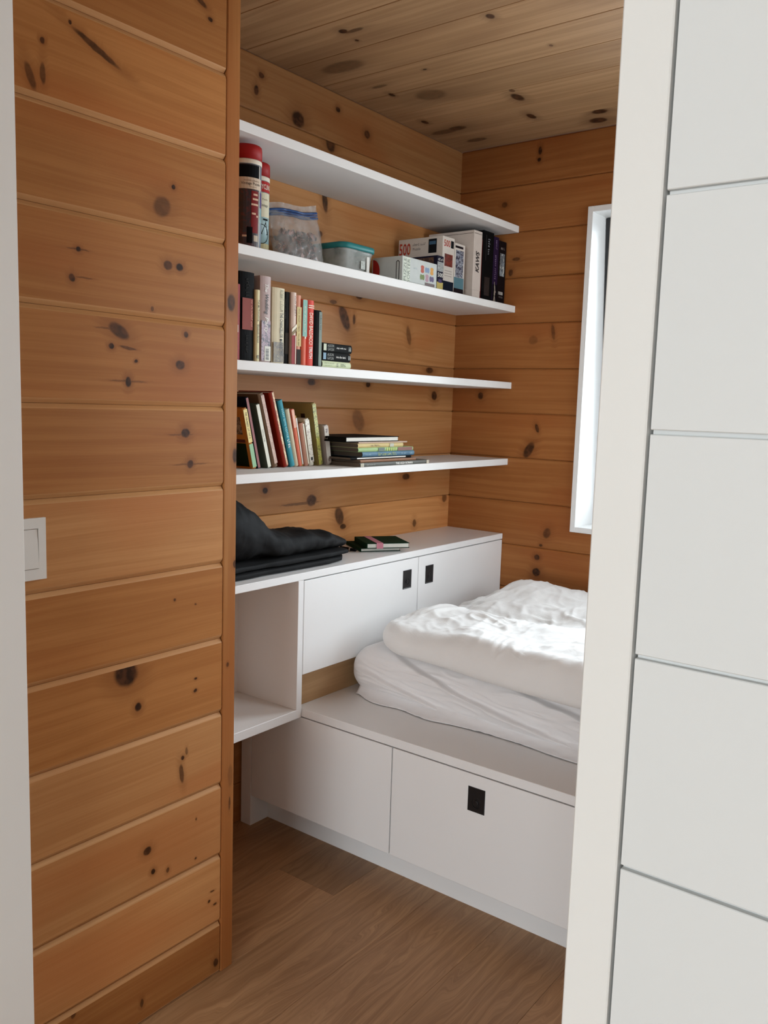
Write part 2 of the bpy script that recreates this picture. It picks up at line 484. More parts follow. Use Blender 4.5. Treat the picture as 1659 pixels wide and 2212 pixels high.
def board(name, f, u0, u1, prof, mat, parent, rnd=0.0):
    """a board: profile (depth, v) swept along u, mapped by f(depth, u, v); optional eased far end"""
    n = len(prof)
    vc = sum(p[1] for p in prof) / n
    st = [(u0, 0.0), (u1, 0.0)] if not rnd else [(u0, 0.0), (u1 - rnd, 0.0), (u1, rnd * 0.7)]
    vs = []
    for u, e in st:
        for d, v in prof:
            vs.append(f(d + (e if d < 0.9 * prof[0][0] else 0), u, v + (vc - v) * (e / abs(v - vc) if abs(v - vc) > 1e-6 else 0)))
    fs = []
    for q in range(len(st) - 1):
        for k in range(n):
            a, b = q * n + k, q * n + (k + 1) % n
            fs.append((a, b, b + n, a + n))
    fs.append(tuple(range(n))[::-1]); fs.append(tuple(range((len(st) - 1) * n, len(st) * n)))
    bm = bmesh.new()
    bv = [bm.verts.new(v) for v in vs]
    for q in fs: bm.faces.new([bv[i] for i in q])
    return bm_obj(name, bm, mat, parent)


def pick(knots, v0, v1, m=0.02):
    return [k for k in knots if v0 - m * 0.4 <= k[1] < v1 + m * 0.4]


random.seed(7)
BACKING = pine('pine_backing', 1, 2, [], 99)

EDGE = pine('pine_lit_edge', 1, 2, [], 55, light=(0.55, 0.29, 0.125), dark=(0.48, 0.24, 0.095), red=(0.46, 0.21, 0.08))

# ---- near panelled wall
wl = box('wall_left', (XW - 0.10, YD1, 0), (XW - 0.022, YT - 0.02, ZC), BACKING)
tag(wl, 'knotty pine panelled wall beside the doorway carrying the light switch', 'wall', kind='structure')
tones = [0.92, 1.42, 1.25, 1.22, 1.08, 1.06, 1.28, 0.98, 1.05, 1.02, 1.0, 1.1, 0.95, 0.9]
for i in range(len(COURSES) - 1):
    v0, v1 = COURSES[i], COURSES[i + 1]
    pale = i in (1, 2, 3, 6)
    cols = dict(light=(0.415, 0.198, 0.075), dark=(0.355, 0.158, 0.056), red=(0.355, 0.128, 0.040)) if pale else {}
    m = pine('pine_near_board', 1, 2, pick(KL, v0, v1), i + 1, tone=tones[i], **cols)
    o = board('board', lambda d, u, v: (XW - d, u, v), YD1, YT - 0.0385, profile(v0, v1, 0.022, 0.0003, 0.0095, 0.0068), m, wl, rnd=0.004)
    o.data.materials.append(EDGE)          # chamfers paler than the faces: light along the joints put into the colour
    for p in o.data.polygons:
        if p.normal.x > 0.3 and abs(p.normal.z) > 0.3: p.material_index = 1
tr = box('trim_1', (XW - 0.10, YT - 0.038, 0), (XW + 0.0005, YT, ZC), pine('pine_corner_trim', 2, 1, [(1.62, 1.352, 0.02, 0.012, 0, 0.8), (1.275, 1.368, 0.018, 0.009, 0, 0.8), (1.02, 1.37, 0.01, 0.005, 0, 0.8), (0.78, 1.35, 0.006, 0.004, 0, 0.7), (0.43, 1.36, 0.018, 0.003, 0, 0.6), (0.5, 1.362, 0.03, 0.008, 0, 0.25)], 31, tone=0.98), None, 0.002)
tag(tr, 'narrow pine corner trim standing at the end of the panelled wall', 'trim', kind='structure')
wr = box('wall_return', (XS - 0.03, YT - 0.038, 0), (XW - 0.10, YT, ZC), BACKING)
tag(wr, 'pine return wall closing the shelf alcove behind the corner trim', 'wall', kind='structure')

# ---- shelf wall
ws = box('wall_alcove', (XS - 0.10, YT, 0), (XS - 0.022, YB + 0.02, ZC), BACKING)
tag(ws, 'knotty pine board wall behind the white shelves', 'wall', kind='structure')
for i in range(len(COURSES) - 1):
    v0, v1 = COURSES[i], COURSES[i + 1]
    m = pine('pine_alcove_board', 1, 2, pick(KS, v0, v1), i + 21, tone=[1, 1, 1, 1, 1.0, 1.5, 1.12, 1.08, 1.04, 1.12, 1.0, 1.2, 0.85, 0.75][i], light=(0.42, 0.20, 0.075), dark=(0.35, 0.155, 0.053))  # top two courses toned down: shade under the ceiling put into the board colour
    board('board', lambda d, u, v: (XS - d, u, v), YT, YB, profile(v0, v1, 0.022, 0.0005, 0.004, 0.0025), m, ws)

# ---- back wall, cut by the window
WX0, WX1, WZ0, WZ1 = -1.434, -0.12, 0.931, 2.167
wb = empty('wall_back')
tag(wb, 'knotty pine board wall at the head of the bed around the window', 'wall', kind='structure')
bk = bmesh.new()
for a, b in (((XS - 0.1, YB + 0.022, 0), (WX0, YB + 0.16, ZC)), ((WX1, YB + 0.022, 0), (0.2, YB + 0.16, ZC)),
             ((WX0, YB + 0.022, 0), (WX1, YB + 0.16, WZ0)), ((WX0, YB + 0.022, WZ1), (WX1, YB + 0.16, ZC))):
    add_box(bk, a, b)
bm_obj('backing', bk, BACKING, wb)
for i in range(len(COURSES) - 1):
    v0, v1 = COURSES[i], COURSES[i + 1]
    m = pine('pine_back_board', 0, 2, pick(KB, v0, v1), i + 41, light=(0.375, 0.148, 0.045), dark=(0.31, 0.113, 0.031), red=(0.30, 0.088, 0.022), tone=[0.9, 0.9, 0.9, 0.9, 0.95, 0.92, 0.9, 0.95, 0.9, 0.92, 0.88, 0.9, 0.92, 0.86][i])
    if v1 <= WZ0 or v0 >= WZ1: spans = [(XS, 0.1)]
    else: spans = [(XS, WX0), (WX1, 0.1)]
    for u0, u1 in spans:
        if len(spans) == 2 and v0 < WZ0 < v1 and u0 == XS:
            board('board', lambda d, u, v: (u, YB + d, v), WX0, WX1, profile(v0, WZ0, 0.022, 0.0005, 0.004, 0.003), m, wb)
        if len(spans) == 2 and v0 < WZ1 < v1 and u0 == XS:
            board('board', lambda d, u, v: (u, YB + d, v), WX0, WX1, profile(WZ1, v1, 0.022, 0.0005, 0.004, 0.003), m, wb)
        board('board', lambda d, u, v: (u, YB + d, v), u0, u1, profile(v0, v1, 0.022, 0.0006, 0.006, 0.004), m, wb)

# ---- unseen right wall of the bedroom
RY0, RY1, RZ0, RZ1 = 2.18, 3.05, 1.02, 2.20
rwm = bmesh.new()
for a, b in (((0.122, YD1, 0), (0.20, RY0, ZC)), ((0.122, RY1, 0), (0.20, YB + 0.02, ZC)), ((0.122, RY0, 0), (0.20, RY1, RZ0)), ((0.122, RY0, RZ1), (0.20, RY1, ZC))):
    add_box(rwm, a, b)
rw = bm_obj('unseen_wall_right', rwm, BACKING)
RWM = pine('pine_unseen_right_wall', 1, 2, [], 77)
for i in range(len(COURSES) - 1):
    v0, v1 = COURSES[i], COURSES[i + 1]
    f = lambda d, u, v: (0.10 + d, u, v)
    if v1 <= RZ0 or v0 >= RZ1:
        parts = [(YD1, YB, v0, v1)]
    else:
        parts = [(YD1, RY0, v0, v1), (RY1, YB, v0, v1)]
        if v0 < RZ0: parts.append((RY0, RY1, v0, RZ0))
        if v1 > RZ1: parts.append((RY0, RY1, RZ1, v1))
    for u0, u1, a, b in parts:
        if b - a > 0.02: board('board', f, u0, u1, profile(a, b, 0.022, 0.0005, 0.005, 0.003), RWM, rw)
tag(rw, 'pine wall with a side window hidden behind the hall partition', 'wall', kind='structure')

# ---- ceiling boards along X
ce = box('ceiling', (XS - 0.1, YD1, ZC + 0.02), (0.2, YB + 0.16, ZC + 0.08), BACKING)
tag(ce, 'weathered knotty pine board ceiling over the bed nook', 'ceiling', kind='structure')
edges = [0.772, 0.83, 1.007, 1.184, 1.361, 1.538, 1.716, 1.893, 2.07, 2.245, 2.422, 2.60, 2.755, 2.93, YB]
for i in range(len(edges) - 1):
    v0, v1 = edges[i], edges[i + 1]
    m = pine('pine_ceiling_board', 0, 1, pick(KC, v0, v1), i + 61, light=(0.44, 0.265, 0.135), dark=(0.345, 0.198, 0.095), red=(0.26, 0.142, 0.068), tone=[1, .95, 1.05][i % 3], rough=0.6)
    board('board', lambda d, u, v: (u, v, ZC + d), XS, 0.1, profile(v0, v1, 0.02, 0.0007, 0.0015, 0.0012), m, ce)

# ---- floor planks along Y
fl = box('floor', (-2.2, -6.8, -0.08), (4.3, YB + 0.02, -0.016), plain('subfloor', (0.2, 0.12, 0.06), 0.8))
tag(fl, 'wide oak plank floor running from the hall towards the bed', 'floor', kind='structure')
xe = [-2.14, -1.92, -1.70, -1.482, -1.262, -1.042, -0.822, -0.602, -0.382, -0.162, 0.058, 0.278, 0.5, 0.72, 0.94, 1.16, 1.38, 1.6, 1.82, 2.04, 2.26, 2.48, 2.7, 2.92, 3.14, 3.36, 3.58, 3.8, 4.02, 4.24]
joints = {2: [1.768], 1: [0.6], 3: [0.35], 4: [-0.4], 5: [2.6], 6: [0.2]}
k = 0
for i in range(len(xe) - 1):
    ys = [-6.7] + joints.get(i, [[-1.1], [1.0], [-0.3]][i % 3]) + [YB]
    for j in range(len(ys) - 1):
        k += 1
        tone = {(2, 0): 1.05, (2, 1): 0.72, (3, 1): 0.98}.get((i, j), random.uniform(0.92, 1.08))
        board('plank', lambda d, u, v: (v, u, -d), ys[j] + 0.0004, ys[j + 1] - 0.0004, profile(xe[i], xe[i + 1], 0.016, 0.0003, 0.0008, 0.0006), oak('oak_plank', k, tone), fl)

# ---- hall partition with the doorway (white painted boards)
wf = empty('wall_front')
tag(wf, 'white painted board partition of the hall with the open doorway', 'wall', kind='structure')
bk = bmesh.new()
OX0, OX1, OZ = -1.351, -0.2845, 2.10
for a, b in (((OX1 + 0.0435, YD0 + 0.006, 0), (4.2, YD1, ZC)), ((-1.9, YD0 + 0.006, 0), (OX0 - 0.045, YD1, ZC)), ((OX0 - 0.0449, YD0 + 0.006, OZ + 0.0455), (OX1 + 0.0434, YD1, ZC))):
    add_box(bk, a, b)
bm_obj('backing', bk, WALLW, wf)
for i in range(len(COURSES) - 1):
    v0, v1 = COURSES[i], COURSES[i + 1]
    pr = profile(v0, v1, 0.0065, 0.0018, 0.0008, 0.0008)
    board('plank', lambda d, u, v: (u, YD0 + d, v), OX1 + 0.0435, 4.2, pr, WALLW, wf)
    board('plank', lambda d, u, v: (u, YD0 + d, v), -1.9, OX0 - 0.045, pr, WALLW, wf)
TRIMW = paint('white_trim_paint', (0.835, 0.825, 0.795), 0.35)
for x0, x1, z0, z1, lab in ((OX1, OX1 + 0.0405, 0, OZ, 'white painted jamb edging the grooved white boards'),
                            (OX0 - 0.042, OX0, 0, OZ, 'white painted door jamb lapping over the light switch')):
    o = box('trim_2', (x0, YD0 - 0.0015, z0), (x1, YD1 + 0.001, z1), TRIMW, None, 0.0012)
    tag(o, lab, 'trim', kind='structure')
o = box('trim_3', (OX0 - 0.042, YD0 - 0.0015, OZ), (OX1 + 0.0405, YD1 + 0.001, OZ + 0.045), TRIMW, None, 0.0012)
tag(o, 'white painted head board over the doorway', 'trim', kind='structure')

# ---- hall behind the camera (white walls, one wide window)
for nm, a, b, lab in (('wall_hall_left', (-1.98, -6.7, 0), (-1.9, YD1, ZC), 'plain white wall along the left of the hall'),
                      ('wall_hall_right', (4.2, -6.7, 0), (4.28, YD1, ZC), 'plain white wall along the right of the hall'),
                      ('ceiling_hall', (-1.98, -6.7, ZC), (4.28, YD1, ZC + 0.08), 'white ceiling of the hall')):
    tag(box(nm, a, b, WALLW), lab, 'wall' if 'wall' in nm else 'ceiling', kind='structure')
hb = bmesh.new()
for a, b in (((-1.98, -6.7, 0), (-0.4, -6.6, ZC)), ((3.6, -6.7, 0), (4.28, -6.6, ZC)), ((-0.4, -6.7, 0), (3.6, -6.6, 0.5)), ((-0.4, -6.7, 2.35), (3.6, -6.6, ZC))):
    add_box(hb, a, b)
tag(bm_obj('wall_hall_back', hb, WALLW), 'white hall wall with a wide window behind the viewer', 'wall', kind='structure')

# ---- bedroom window: white liner box, dark awning sash pushed out at the foot
wn = empty('window_1', ((WX0 + WX1) / 2, YB, WZ0))
tag(wn, 'tall window in a white liner with a dark awning sash', 'window', kind='structure')
ro = ((WX0 + WX1) / 2, YB, WZ0)
LIN = paint('white_window_liner', (0.80, 0.80, 0.79), 0.4)
for a, b in (((WX0, YB - 0.012, WZ0), (WX0 + 0.021, YB + 0.16, WZ1)), ((WX1 - 0.021, YB - 0.012, WZ0), (WX1, YB + 0.16, WZ1)),
             ((WX0 + 0.021, YB - 0.012, WZ1 - 0.021), (WX1 - 0.021, YB + 0.16, WZ1)), ((WX0 + 0.021, YB - 0.012, WZ0), (WX1 - 0.021, YB + 0.16, WZ0 + 0.021))):
    box('liner_board', a, b, LIN, wn, 0.0012, off=ro)
sash = bmesh.new()
sx0, sx1, sz0, sz1, sy = WX0 + 0.023, WX1 - 0.023, WZ0 + 0.024, WZ1 - 0.024, YB + 0.105
ang = math.radians(5.0)
fr = 0.045
for a, b in (((sx0, 0, sz0 - sz1), (sx0 + fr, 0.035, 0)), ((sx1 - fr, 0, sz0 - sz1), (sx1, 0.035, 0)), ((sx0 + fr, 0, -fr), (sx1 - fr, 0.035, 0)), ((sx0 + fr, 0, sz0 - sz1), (sx1 - fr, 0.035, sz0 - sz1 + fr))):
    add_box(sash, a, b, 0.002)
M = Matrix.Translation((-ro[0], sy - ro[1], sz1 - ro[2])) @ Matrix.Rotation(ang, 4, 'X')
bmesh.ops.transform(sash, matrix=M, verts=sash.verts)
so = bm_obj('sash', sash, plain('dark_sash_metal', (0.015, 0.015, 0.016), 0.4), wn)
pn = bmesh.new()
add_box(pn, (sx0 + fr, 0.014, sz0 - sz1 + fr), (sx1 - fr, 0.018, -fr))
bmesh.ops.transform(pn, matrix=M, verts=pn.verts)
bm_obj('pane', pn, glass('window_glass'), so)

w2 = empty('window_2', (0.15, (RY0 + RY1) / 2, RZ0))
tag(w2, 'side window in a white liner over the foot of the bed', 'window', kind='structure')
r2o = (0.15, (RY0 + RY1) / 2, RZ0)
for a, b in (((0.09, RY0, RZ0), (0.21, RY0 + 0.02, RZ1)), ((0.09, RY1 - 0.02, RZ0), (0.21, RY1, RZ1)), ((0.09, RY0 + 0.02, RZ0), (0.21, RY1 - 0.02, RZ0 + 0.02)), ((0.09, RY0 + 0.02, RZ1 - 0.02), (0.21, RY1 - 0.02, RZ1))):
    box('liner_board', a, b, LIN, w2, 0.0012, off=r2o)
sb = bmesh.new()
for a, b in (((0.17, RY0 + 0.02, RZ0 + 0.02), (0.20, RY0 + 0.06, RZ1 - 0.02)), ((0.17, RY1 - 0.06, RZ0 + 0.02), (0.20, RY1 - 0.02, RZ1 - 0.02)), ((0.17, RY0 + 0.06, RZ0 + 0.02), (0.20, RY1 - 0.06, RZ0 + 0.06)), ((0.17, RY0 + 0.06, RZ1 - 0.06), (0.20, RY1 - 0.06, RZ1 - 0.02))):
    add_box(sb, [a[i] - r2o[i] for i in range(3)], [b[i] - r2o[i] for i in range(3)], 0.002)
s2 = bm_obj('sash', sb, so.data.materials[0], w2)
box('pane', (0.183, RY0 + 0.06, RZ0 + 0.06), (0.187, RY1 - 0.06, RZ1 - 0.06), glass('side_window_glass'), s2, off=r2o)

# ================================================================== BUILT-INS
XF = -1.738      # face of the low cabinets
ZT = 0.889       # their top
YP = 1.898       # face of the bed platform
ZP = 0.459       # its deck

# ---- four wall shelves
for zt, lab in ((2.127, 'white wall shelf nearest the ceiling, nothing standing on top'),
                (1.815, 'white wall shelf carrying puzzle boxes and the teal lidded container'),
                (1.511, 'white wall shelf carrying upright novels and three stacked paperbacks'),
                (1.201, 'white wall shelf carrying leaning children\'s books and a flat pile')):
    o = box('wall_shelf', (XS, YT, zt - 0.026), (-1.73, YB, zt), SHELFW, None, 0.0012)
    tag(o, lab, 'shelf', 'white wall shelves in the alcove')

# ---- worktop over the low cabinets
o = box('cabinet_top', (XS, YT, ZT - 0.023), (XF, YB, ZT), WHITE, None, 0.0012)
tag(o, 'long white top board over the cubby and the two cabinet doors', 'worktop')


def pull(parent, c, w, h, way):
    """square recessed black finger pull: framed plate with a round well and button"""
    dx, dy = Vector(DIRS[way][0]), Vector(DIRS[way][1])
    n = dx.cross(dy)
    bm = bmesh.new()
    q = lambda x, y, z: Vector(c) + dx * x + dy * y + n * z
    N = 24
    ring = lambda r, z: [bm.verts.new(q(r * math.cos(2 * math.pi * k / N), -h * 0.12 + r * math.sin(2 * math.pi * k / N), z)) for k in range(N)]

    def sq(s, z):
        out = []
        for k in range(N):
            t = 2 * math.pi * (k + 0.0) / N
            cx, cy = math.cos(t), math.sin(t)
            m = max(abs(cx), abs(cy))
            out.append(bm.verts.new(q(cx / m * w / 2 * s, cy / m * h / 2 * s, z)))
        return out
    R = w * 0.30
    loops = [sq(1.0, 0.0), sq(1.0, 0.0018), sq(0.95, 0.0022), sq(0.9, 0.0012), ring(R, 0.0010), ring(R * 0.96, 0.0016), ring(R * 0.86, 0.0016), ring(R * 0.82, 0.0002), ring(R * 0.5, 0.0002), ring(R * 0.46, 0.0024), ring(R * 0.3, 0.0030), ring(R * 0.02, 0.0031)]
    for a, b in zip(loops[:-1], loops[1:]):
        for k in range(N):
            bm.faces.new((a[k], a[(k + 1) % N], b[(k + 1) % N], b[k]))
    bm.faces.new(loops[-1])
    return bm_obj('handle', bm, BLACKM, parent)


# ---- open cubby unit
cb = empty('open_cubby', (-1.87, 1.62, 0.432))
tag(cb, 'open white cubby under the cabinet top next to the corner trim', 'cubby')
oc = (-1.87, 1.62, 0.432)
box('bottom_board', (XS, YT, 0.432), (XF, 1.8965, 0.460), WHITE, cb, 0.001, off=oc)
box('side_panel', (XS, 1.8725, 0.460), (XF, 1.8965, ZT - 0.0235), WHITE, cb, 0.001, off=oc)
box('back_panel', (XS, YT, 0.460), (XS + 0.012, 1.8725, ZT - 0.0235), WHITE, cb, off=oc)

# ---- two-door wall cabinet above the platform
ca = empty('low_cabinet', (-1.87, 2.5, ZP))
tag(ca, 'low white cabinet with two flat doors and black finger pulls', 'cabinet')
oc = (-1.87, 2.5, ZP)
PLY = pine('birch_plywood', 1, 2, [], 81, light=(0.50, 0.32, 0.17), dark=(0.40, 0.24, 0.12), red=(0.42, 0.25, 0.12), gscale=0.4)
box('carcass', (XS, 1.8975, 0.575), (XF - 0.021, YB - 0.001, ZT - 0.024), WHITE, ca, off=oc)
box('plywood_strip', (XF - 0.045, 1.8975, ZP + 0.0005), (XF - 0.026, YB - 0.001, 0.574), PLY, ca, off=oc)
for y0, y1, hy in ((1.8985, 2.5035, 2.436), (2.5065, 3.108, 2.575)):
    d = box('door', (XF - 0.02, y0, 0.567), (XF, y1, 0.8625), WHITE, ca, 0.0012, off=oc)
    pull(d, (XF - oc[0], hy - oc[1], 0.791 - oc[2]), 0.049, 0.067, 'h')

# ---- bed platform
bp = empty('bed_platform', (-0.95, 2.5, 0))
oc = (-0.95, 2.5, 0)
tag(bp, 'white bed platform with flat drawer fronts and a recessed plinth', 'bed platform')
box('deck', (XS + 0.001, YP, ZP - 0.026), (0.095, YB - 0.001, ZP), WHITE, bp, 0.0012, off=oc)
box('carcass', (-1.96, YP + 0.021, 0.106), (0.095, YB - 0.002, ZP - 0.0265), plain('dark_gap', (0.08, 0.075, 0.07), 0.8), bp, off=oc)
d = box('drawer_front', (-1.9585, YP, 0.106), (-1.3875, YP + 0.02, 0.4295), WHITE, bp, 0.0012, off=oc)
d = box('drawer_front', (-1.3835, YP, 0.106), (-0.60, YP + 0.02, 0.4295), WHITE, bp, 0.0012, off=oc)
pull(d, (-1.101 - oc[0], YP - oc[1], 0.361), 0.052, 0.068, 's')
d = box('drawer_front', (-0.597, YP, 0.106), (0.093, YP + 0.02, 0.4295), WHITE, bp, 0.0012, off=oc)
box('toe_kick', (-1.96, YP + 0.082, 0), (0.095, YP + 0.10, 0.1055), WHITE, bp, off=oc)
box('leg_panel', (-2.006, YP, 0), (-1.9605, YB - 0.002, 0.4325), WHITE, bp, 0.001, off=oc)

# ---- light switch
sw = empty('light_switch', (XW, 0.912, 1.114))
oc = (XW, 0.912, 1.114)
SWM = paint('switch_plastic', (0.78, 0.75, 0.70), 0.35)
tag(sw, 'white square-cornered light switch on the panelled wall', 'light switch')
bm = bmesh.new()
y0, y1, z0, z1 = 0.768 + 0.006, 0.8855, 1.0555, 1.1725
rk = (0.800, 0.869, 1.0775, 1.1515)
for a, b in (((XW - 0.004, y0, z0), (XW + 0.006, rk[0] - 0.0012, z1)), ((XW - 0.004, rk[1] + 0.0012, z0), (XW + 0.006, y1, z1)),
             ((XW - 0.004, rk[0] - 0.0012, z0), (XW + 0.006, rk[1] + 0.0012, rk[2] - 0.0012)), ((XW - 0.004, rk[0] - 0.0012, rk[3] + 0.0012), (XW + 0.006, rk[1] + 0.0012, z1))):
    add_box(bm, [a[i] - oc[i] for i in range(3)], [b[i] - oc[i] for i in range(3)])
bm_obj('plate', bm, SWM, sw)
bm = bmesh.new()
vs = [(XW - 0.004, rk[0], rk[2]), (XW - 0.004, rk[1], rk[2]), (XW - 0.004, rk[1], rk[3]), (XW - 0.004, rk[0], rk[3]),
      (XW + 0.0082, rk[0], rk[2]), (XW + 0.0082, rk[1], rk[2]), (XW + 0.0045, rk[1], rk[3]), (XW + 0.0045, rk[0], rk[3])]
bv = [bm.verts.new([v[i] - oc[i] for i in range(3)]) for v in vs]
for f in ((3, 2, 1, 0), (4, 5, 6, 7), (0, 1, 5, 4), (1, 2, 6, 5), (2, 3, 7, 6), (3, 0, 4, 7)): bm.faces.new([bv[i] for i in f])
bm_obj('rocker', bm, SWM, sw)

# ================================================================== BEDDING
def smooth01(t):
    t = max(0.0, min(1.0, t))
    return t * t * (3 - 2 * t)


def fbm(p, o=4, lac=2.1, g=0.5):
    s, a = 0.0, 1.0
    p = Vector(p)
    for _ in range(o):
        s += a * noise.noise(p)
        p = p * lac; a *= g
    return s


def ridge(p):
    return 1.0 - abs(noise.noise(Vector(p))) * 2.0


SHEET = cloth('white_sheet', (0.82, 0.80, 0.80), 0.85, 0.25, 0.6, 0.004)
DUVET = cloth('white_duvet_cotton', (0.84, 0.83, 0.815), 0.85, 0.30, 1.0, 0.006)

# ---- mattress under its loose sheet: a rounded slab, closed loop section swept along X
MX0, MX1, MY0, MY1, MZ0, MZ1 = -1.733, 0.085, 2.115, 3.095, ZP, 0.617


def mattress_pt(s, x):
    """s in 0..1 around the section, starting at the back bottom, over the top, down the front, along the floor"""
    H, D, r = MZ1 - MZ0, MY1 - MY0, 0.062
    per = [H - r, 0.5 * math.pi * r, D - 2 * r, 0.5 * math.pi * r, H - 2 * r, 0.5 * math.pi * r, D - r]
    d = s * sum(per)
    for i, L in enumerate(per):
        if d <= L or i == 6: break
        d -= L
    if i == 0: return MY1, MZ0 + d, (1, 0)
    if i == 1:
        a = d / r
        return MY1 - r + r * math.cos(a), MZ1 - r + r * math.sin(a), (math.cos(a), math.sin(a))
    if i == 2: return MY1 - r - d, MZ1, (0, 1)
    if i == 3:
        a = math.pi / 2 + d / r
        return MY0 + r + r * math.cos(a), MZ1 - r + r * math.sin(a), (math.cos(a), math.sin(a))
    if i == 4: return MY0, MZ1 - r - d, (-1, 0)
    if i == 5:
        a = math.pi + d / r
        return MY0 + r + r * math.cos(a), MZ0 + r + r * math.sin(a), (math.cos(a), math.sin(a))
    return MY0 + r + d, MZ0, (0, -1)


PER = [0.096, 0.0974, 0.856, 0.0974, 0.034, 0.0974, 0.918]
TOT = sum(PER)
cuts = [0.0, (PER[0] + PER[1] + PER[2] - 0.10) / TOT, (TOT - PER[6]) / TOT + 0.012, 1.0]
SV = [cuts[0] + (cuts[1] - cuts[0]) * k / 70 for k in range(70)] + [cuts[1] + (cuts[2] - cuts[1]) * k / 150 for k in range(150)] + [cuts[2] + (cuts[3] - cuts[2]) * k / 24 for k in range(24)]
NS, NX = len(SV), 300
vs, fs = [], []
for i in range(NX + 1):
    x = MX0 + (MX1 - MX0) * i / NX
    e = min(1.0, (x - MX0) / 0.075, (MX1 - x) / 0.075)
    sh = math.sqrt(max(0.0, 1 - (1 - e) ** 2)) if e < 1 else 1.0
    for j in range(NS):
        y, z, nrm = mattress_pt(SV[j], x)
        cy, cz = (MY0 + MY1) / 2, (MZ0 + MZ1) / 2
        y = cy + (y - cy) * (0.93 + 0.07 * sh)
        z = cz + (z - cz) * (0.45 + 0.55 * sh)
        front = smooth01((-nrm[0] + 0.25) / 0.6) * smooth01(e * 1.3)
        # overlapping folds of the loose sheet, sweeping down to the right
        ph = (z - MZ0) * 11.0 + (x - MX0) * 2.1 + 0.35 * noise.noise(Vector((x * 2.3, z * 4, 1))) + 0.08 * noise.noise(Vector((x * 9, z * 9, 2)))
        k = math.floor(ph)
        f = ph - k
        amp = 0.022 + 0.012 * noise.noise(Vector((k * 3.7, 0.3, 0.1)))
        step = (f / 0.93) ** 1.7 if f < 0.93 else 1 - smooth01((f - 0.93) / 0.07)
        w = amp * (step - 0.45) * front
        w += front * 0.0065 * max(0, ridge((x * 9 + z * 30, z * 40 - x * 4, 3)) - 0.3) + 0.004 * front * fbm((x * 5, y * 3, z * 10), 2)
        y += nrm[0] * w
        z += max(nrm[1], 0) * (0.006 * fbm((x * 5, y * 7, 2), 3)) * smooth01(e)
        z = max(z, MZ0 + 0.0005)
        vs.append((x + 0.85, y - 2.5, z - ZP))
for i in range(NX):
    for j in range(NS):
        a, b = i * NS + j, i * NS + (j + 1) % NS
        fs.append((a, b, b + NS, a + NS))
fs.append(tuple(range(NS))); fs.append(tuple(range(NX * NS, (NX + 1) * NS))[::-1])
mt = empty('mattress', (-0.85, 2.5, ZP))
tag(mt, 'mattress in a loose white sheet lying on the bed platform', 'mattress')
bm = bmesh.new()
bv = [bm.verts.new(v) for v in vs]
for f in fs: bm.faces.new([bv[i] for i in f])
bm_obj('mattress_body', bm, SHEET, mt, True)

# loose edge of the sheet: a wavy flap that slips out under the front edge and spreads on the deck
vs, fs = [], []
NU, NV = 200, 16
for i in range(NU + 1):
    x = -1.70 + i * 1.72 / NU
    t = (x + 1.70) / 1.72
    reach = 0.016 + 0.020 * math.exp(-((x + 1.40) / 0.11) ** 2) + 0.014 * math.exp(-((x + 1.58) / 0.06) ** 2) + 0.020 * math.exp(-((x + 0.93) / 0.10) ** 2) + 0.006 * noise.noise(Vector((x * 9, 0, 4)))
    reach *= smooth01(t / 0.04)
    for j in range(NV + 1):
        q = j / NV
        y = MY0 + 0.04 - q * (0.04 + reach)
        z = ZP + 0.0025 + 0.046 * (1 - q) ** 1.6 + 0.006 * (1 - q) * ridge((x * 16, q * 2, 7)) * (q > 0) + 0.0035 * abs(noise.noise(Vector((x * 30, q * 3, 1))))
        vs.append((x + 0.85, y - 2.5, z - ZP))
for i in range(NU):
    for j in range(NV):
        a = i * (NV + 1) + j
        fs.append((a, a + 1, a + NV + 2, a + NV + 1))
sf = mesh_obj('sheet_hem', vs, fs, SHEET, mt, True)
sm = sf.modifiers.new('thick', 'SOLIDIFY'); sm.thickness = 0.0012; sm.offset = 1

# ---- duvet: crumpled quilt with a roll in front and a second hump behind
DX0, DX1 = -1.645, 0.06
NU, NV = 300, 210


def duvet_edges(x):
    """front and back edge of the quilt at x"""
    t = (x - DX0) / (DX1 - DX0)
    y0 = 2.085 - 0.055 * smooth01((x + 1.55) / 0.75) + 0.012 * noise.noise(Vector((x * 4, 0, 0)))
    y1 = 3.02 + 0.02 * noise.noise(Vector((x * 3, 5, 0)))
    return y0, y1


def duvet_shape(x, y):
    y0, y1 = duvet_edges(x)
    s = (y - y0) / (y1 - y0)
    back = math.exp(-((y - 2.87) / 0.13) ** 2 - ((x + 1.44) / 0.26) ** 2)
    far = math.exp(-((y - 2.80) / 0.20) ** 2 - ((x + 0.7) / 0.40) ** 2)
    h = 0.072 + 0.034 * (1 - smooth01((y - 2.36) / 0.20)) + 0.066 * back + 0.045 * far
    h += 0.016 * fbm((x * 2.4, y * 2.4, 3), 2)
    # diagonal valley behind the front fold
    d = (y - 2.56) - 0.16 * (x + 1.4)
    h -= 0.016 * math.exp(-(d / 0.06) ** 2) * smooth01((x + 1.58) / 0.15)
    # shallow dents left by hands
    h -= 0.012 * math.exp(-((x + 1.22) / 0.12) ** 2 - ((y - 2.30) / 0.10) ** 2)
    return h


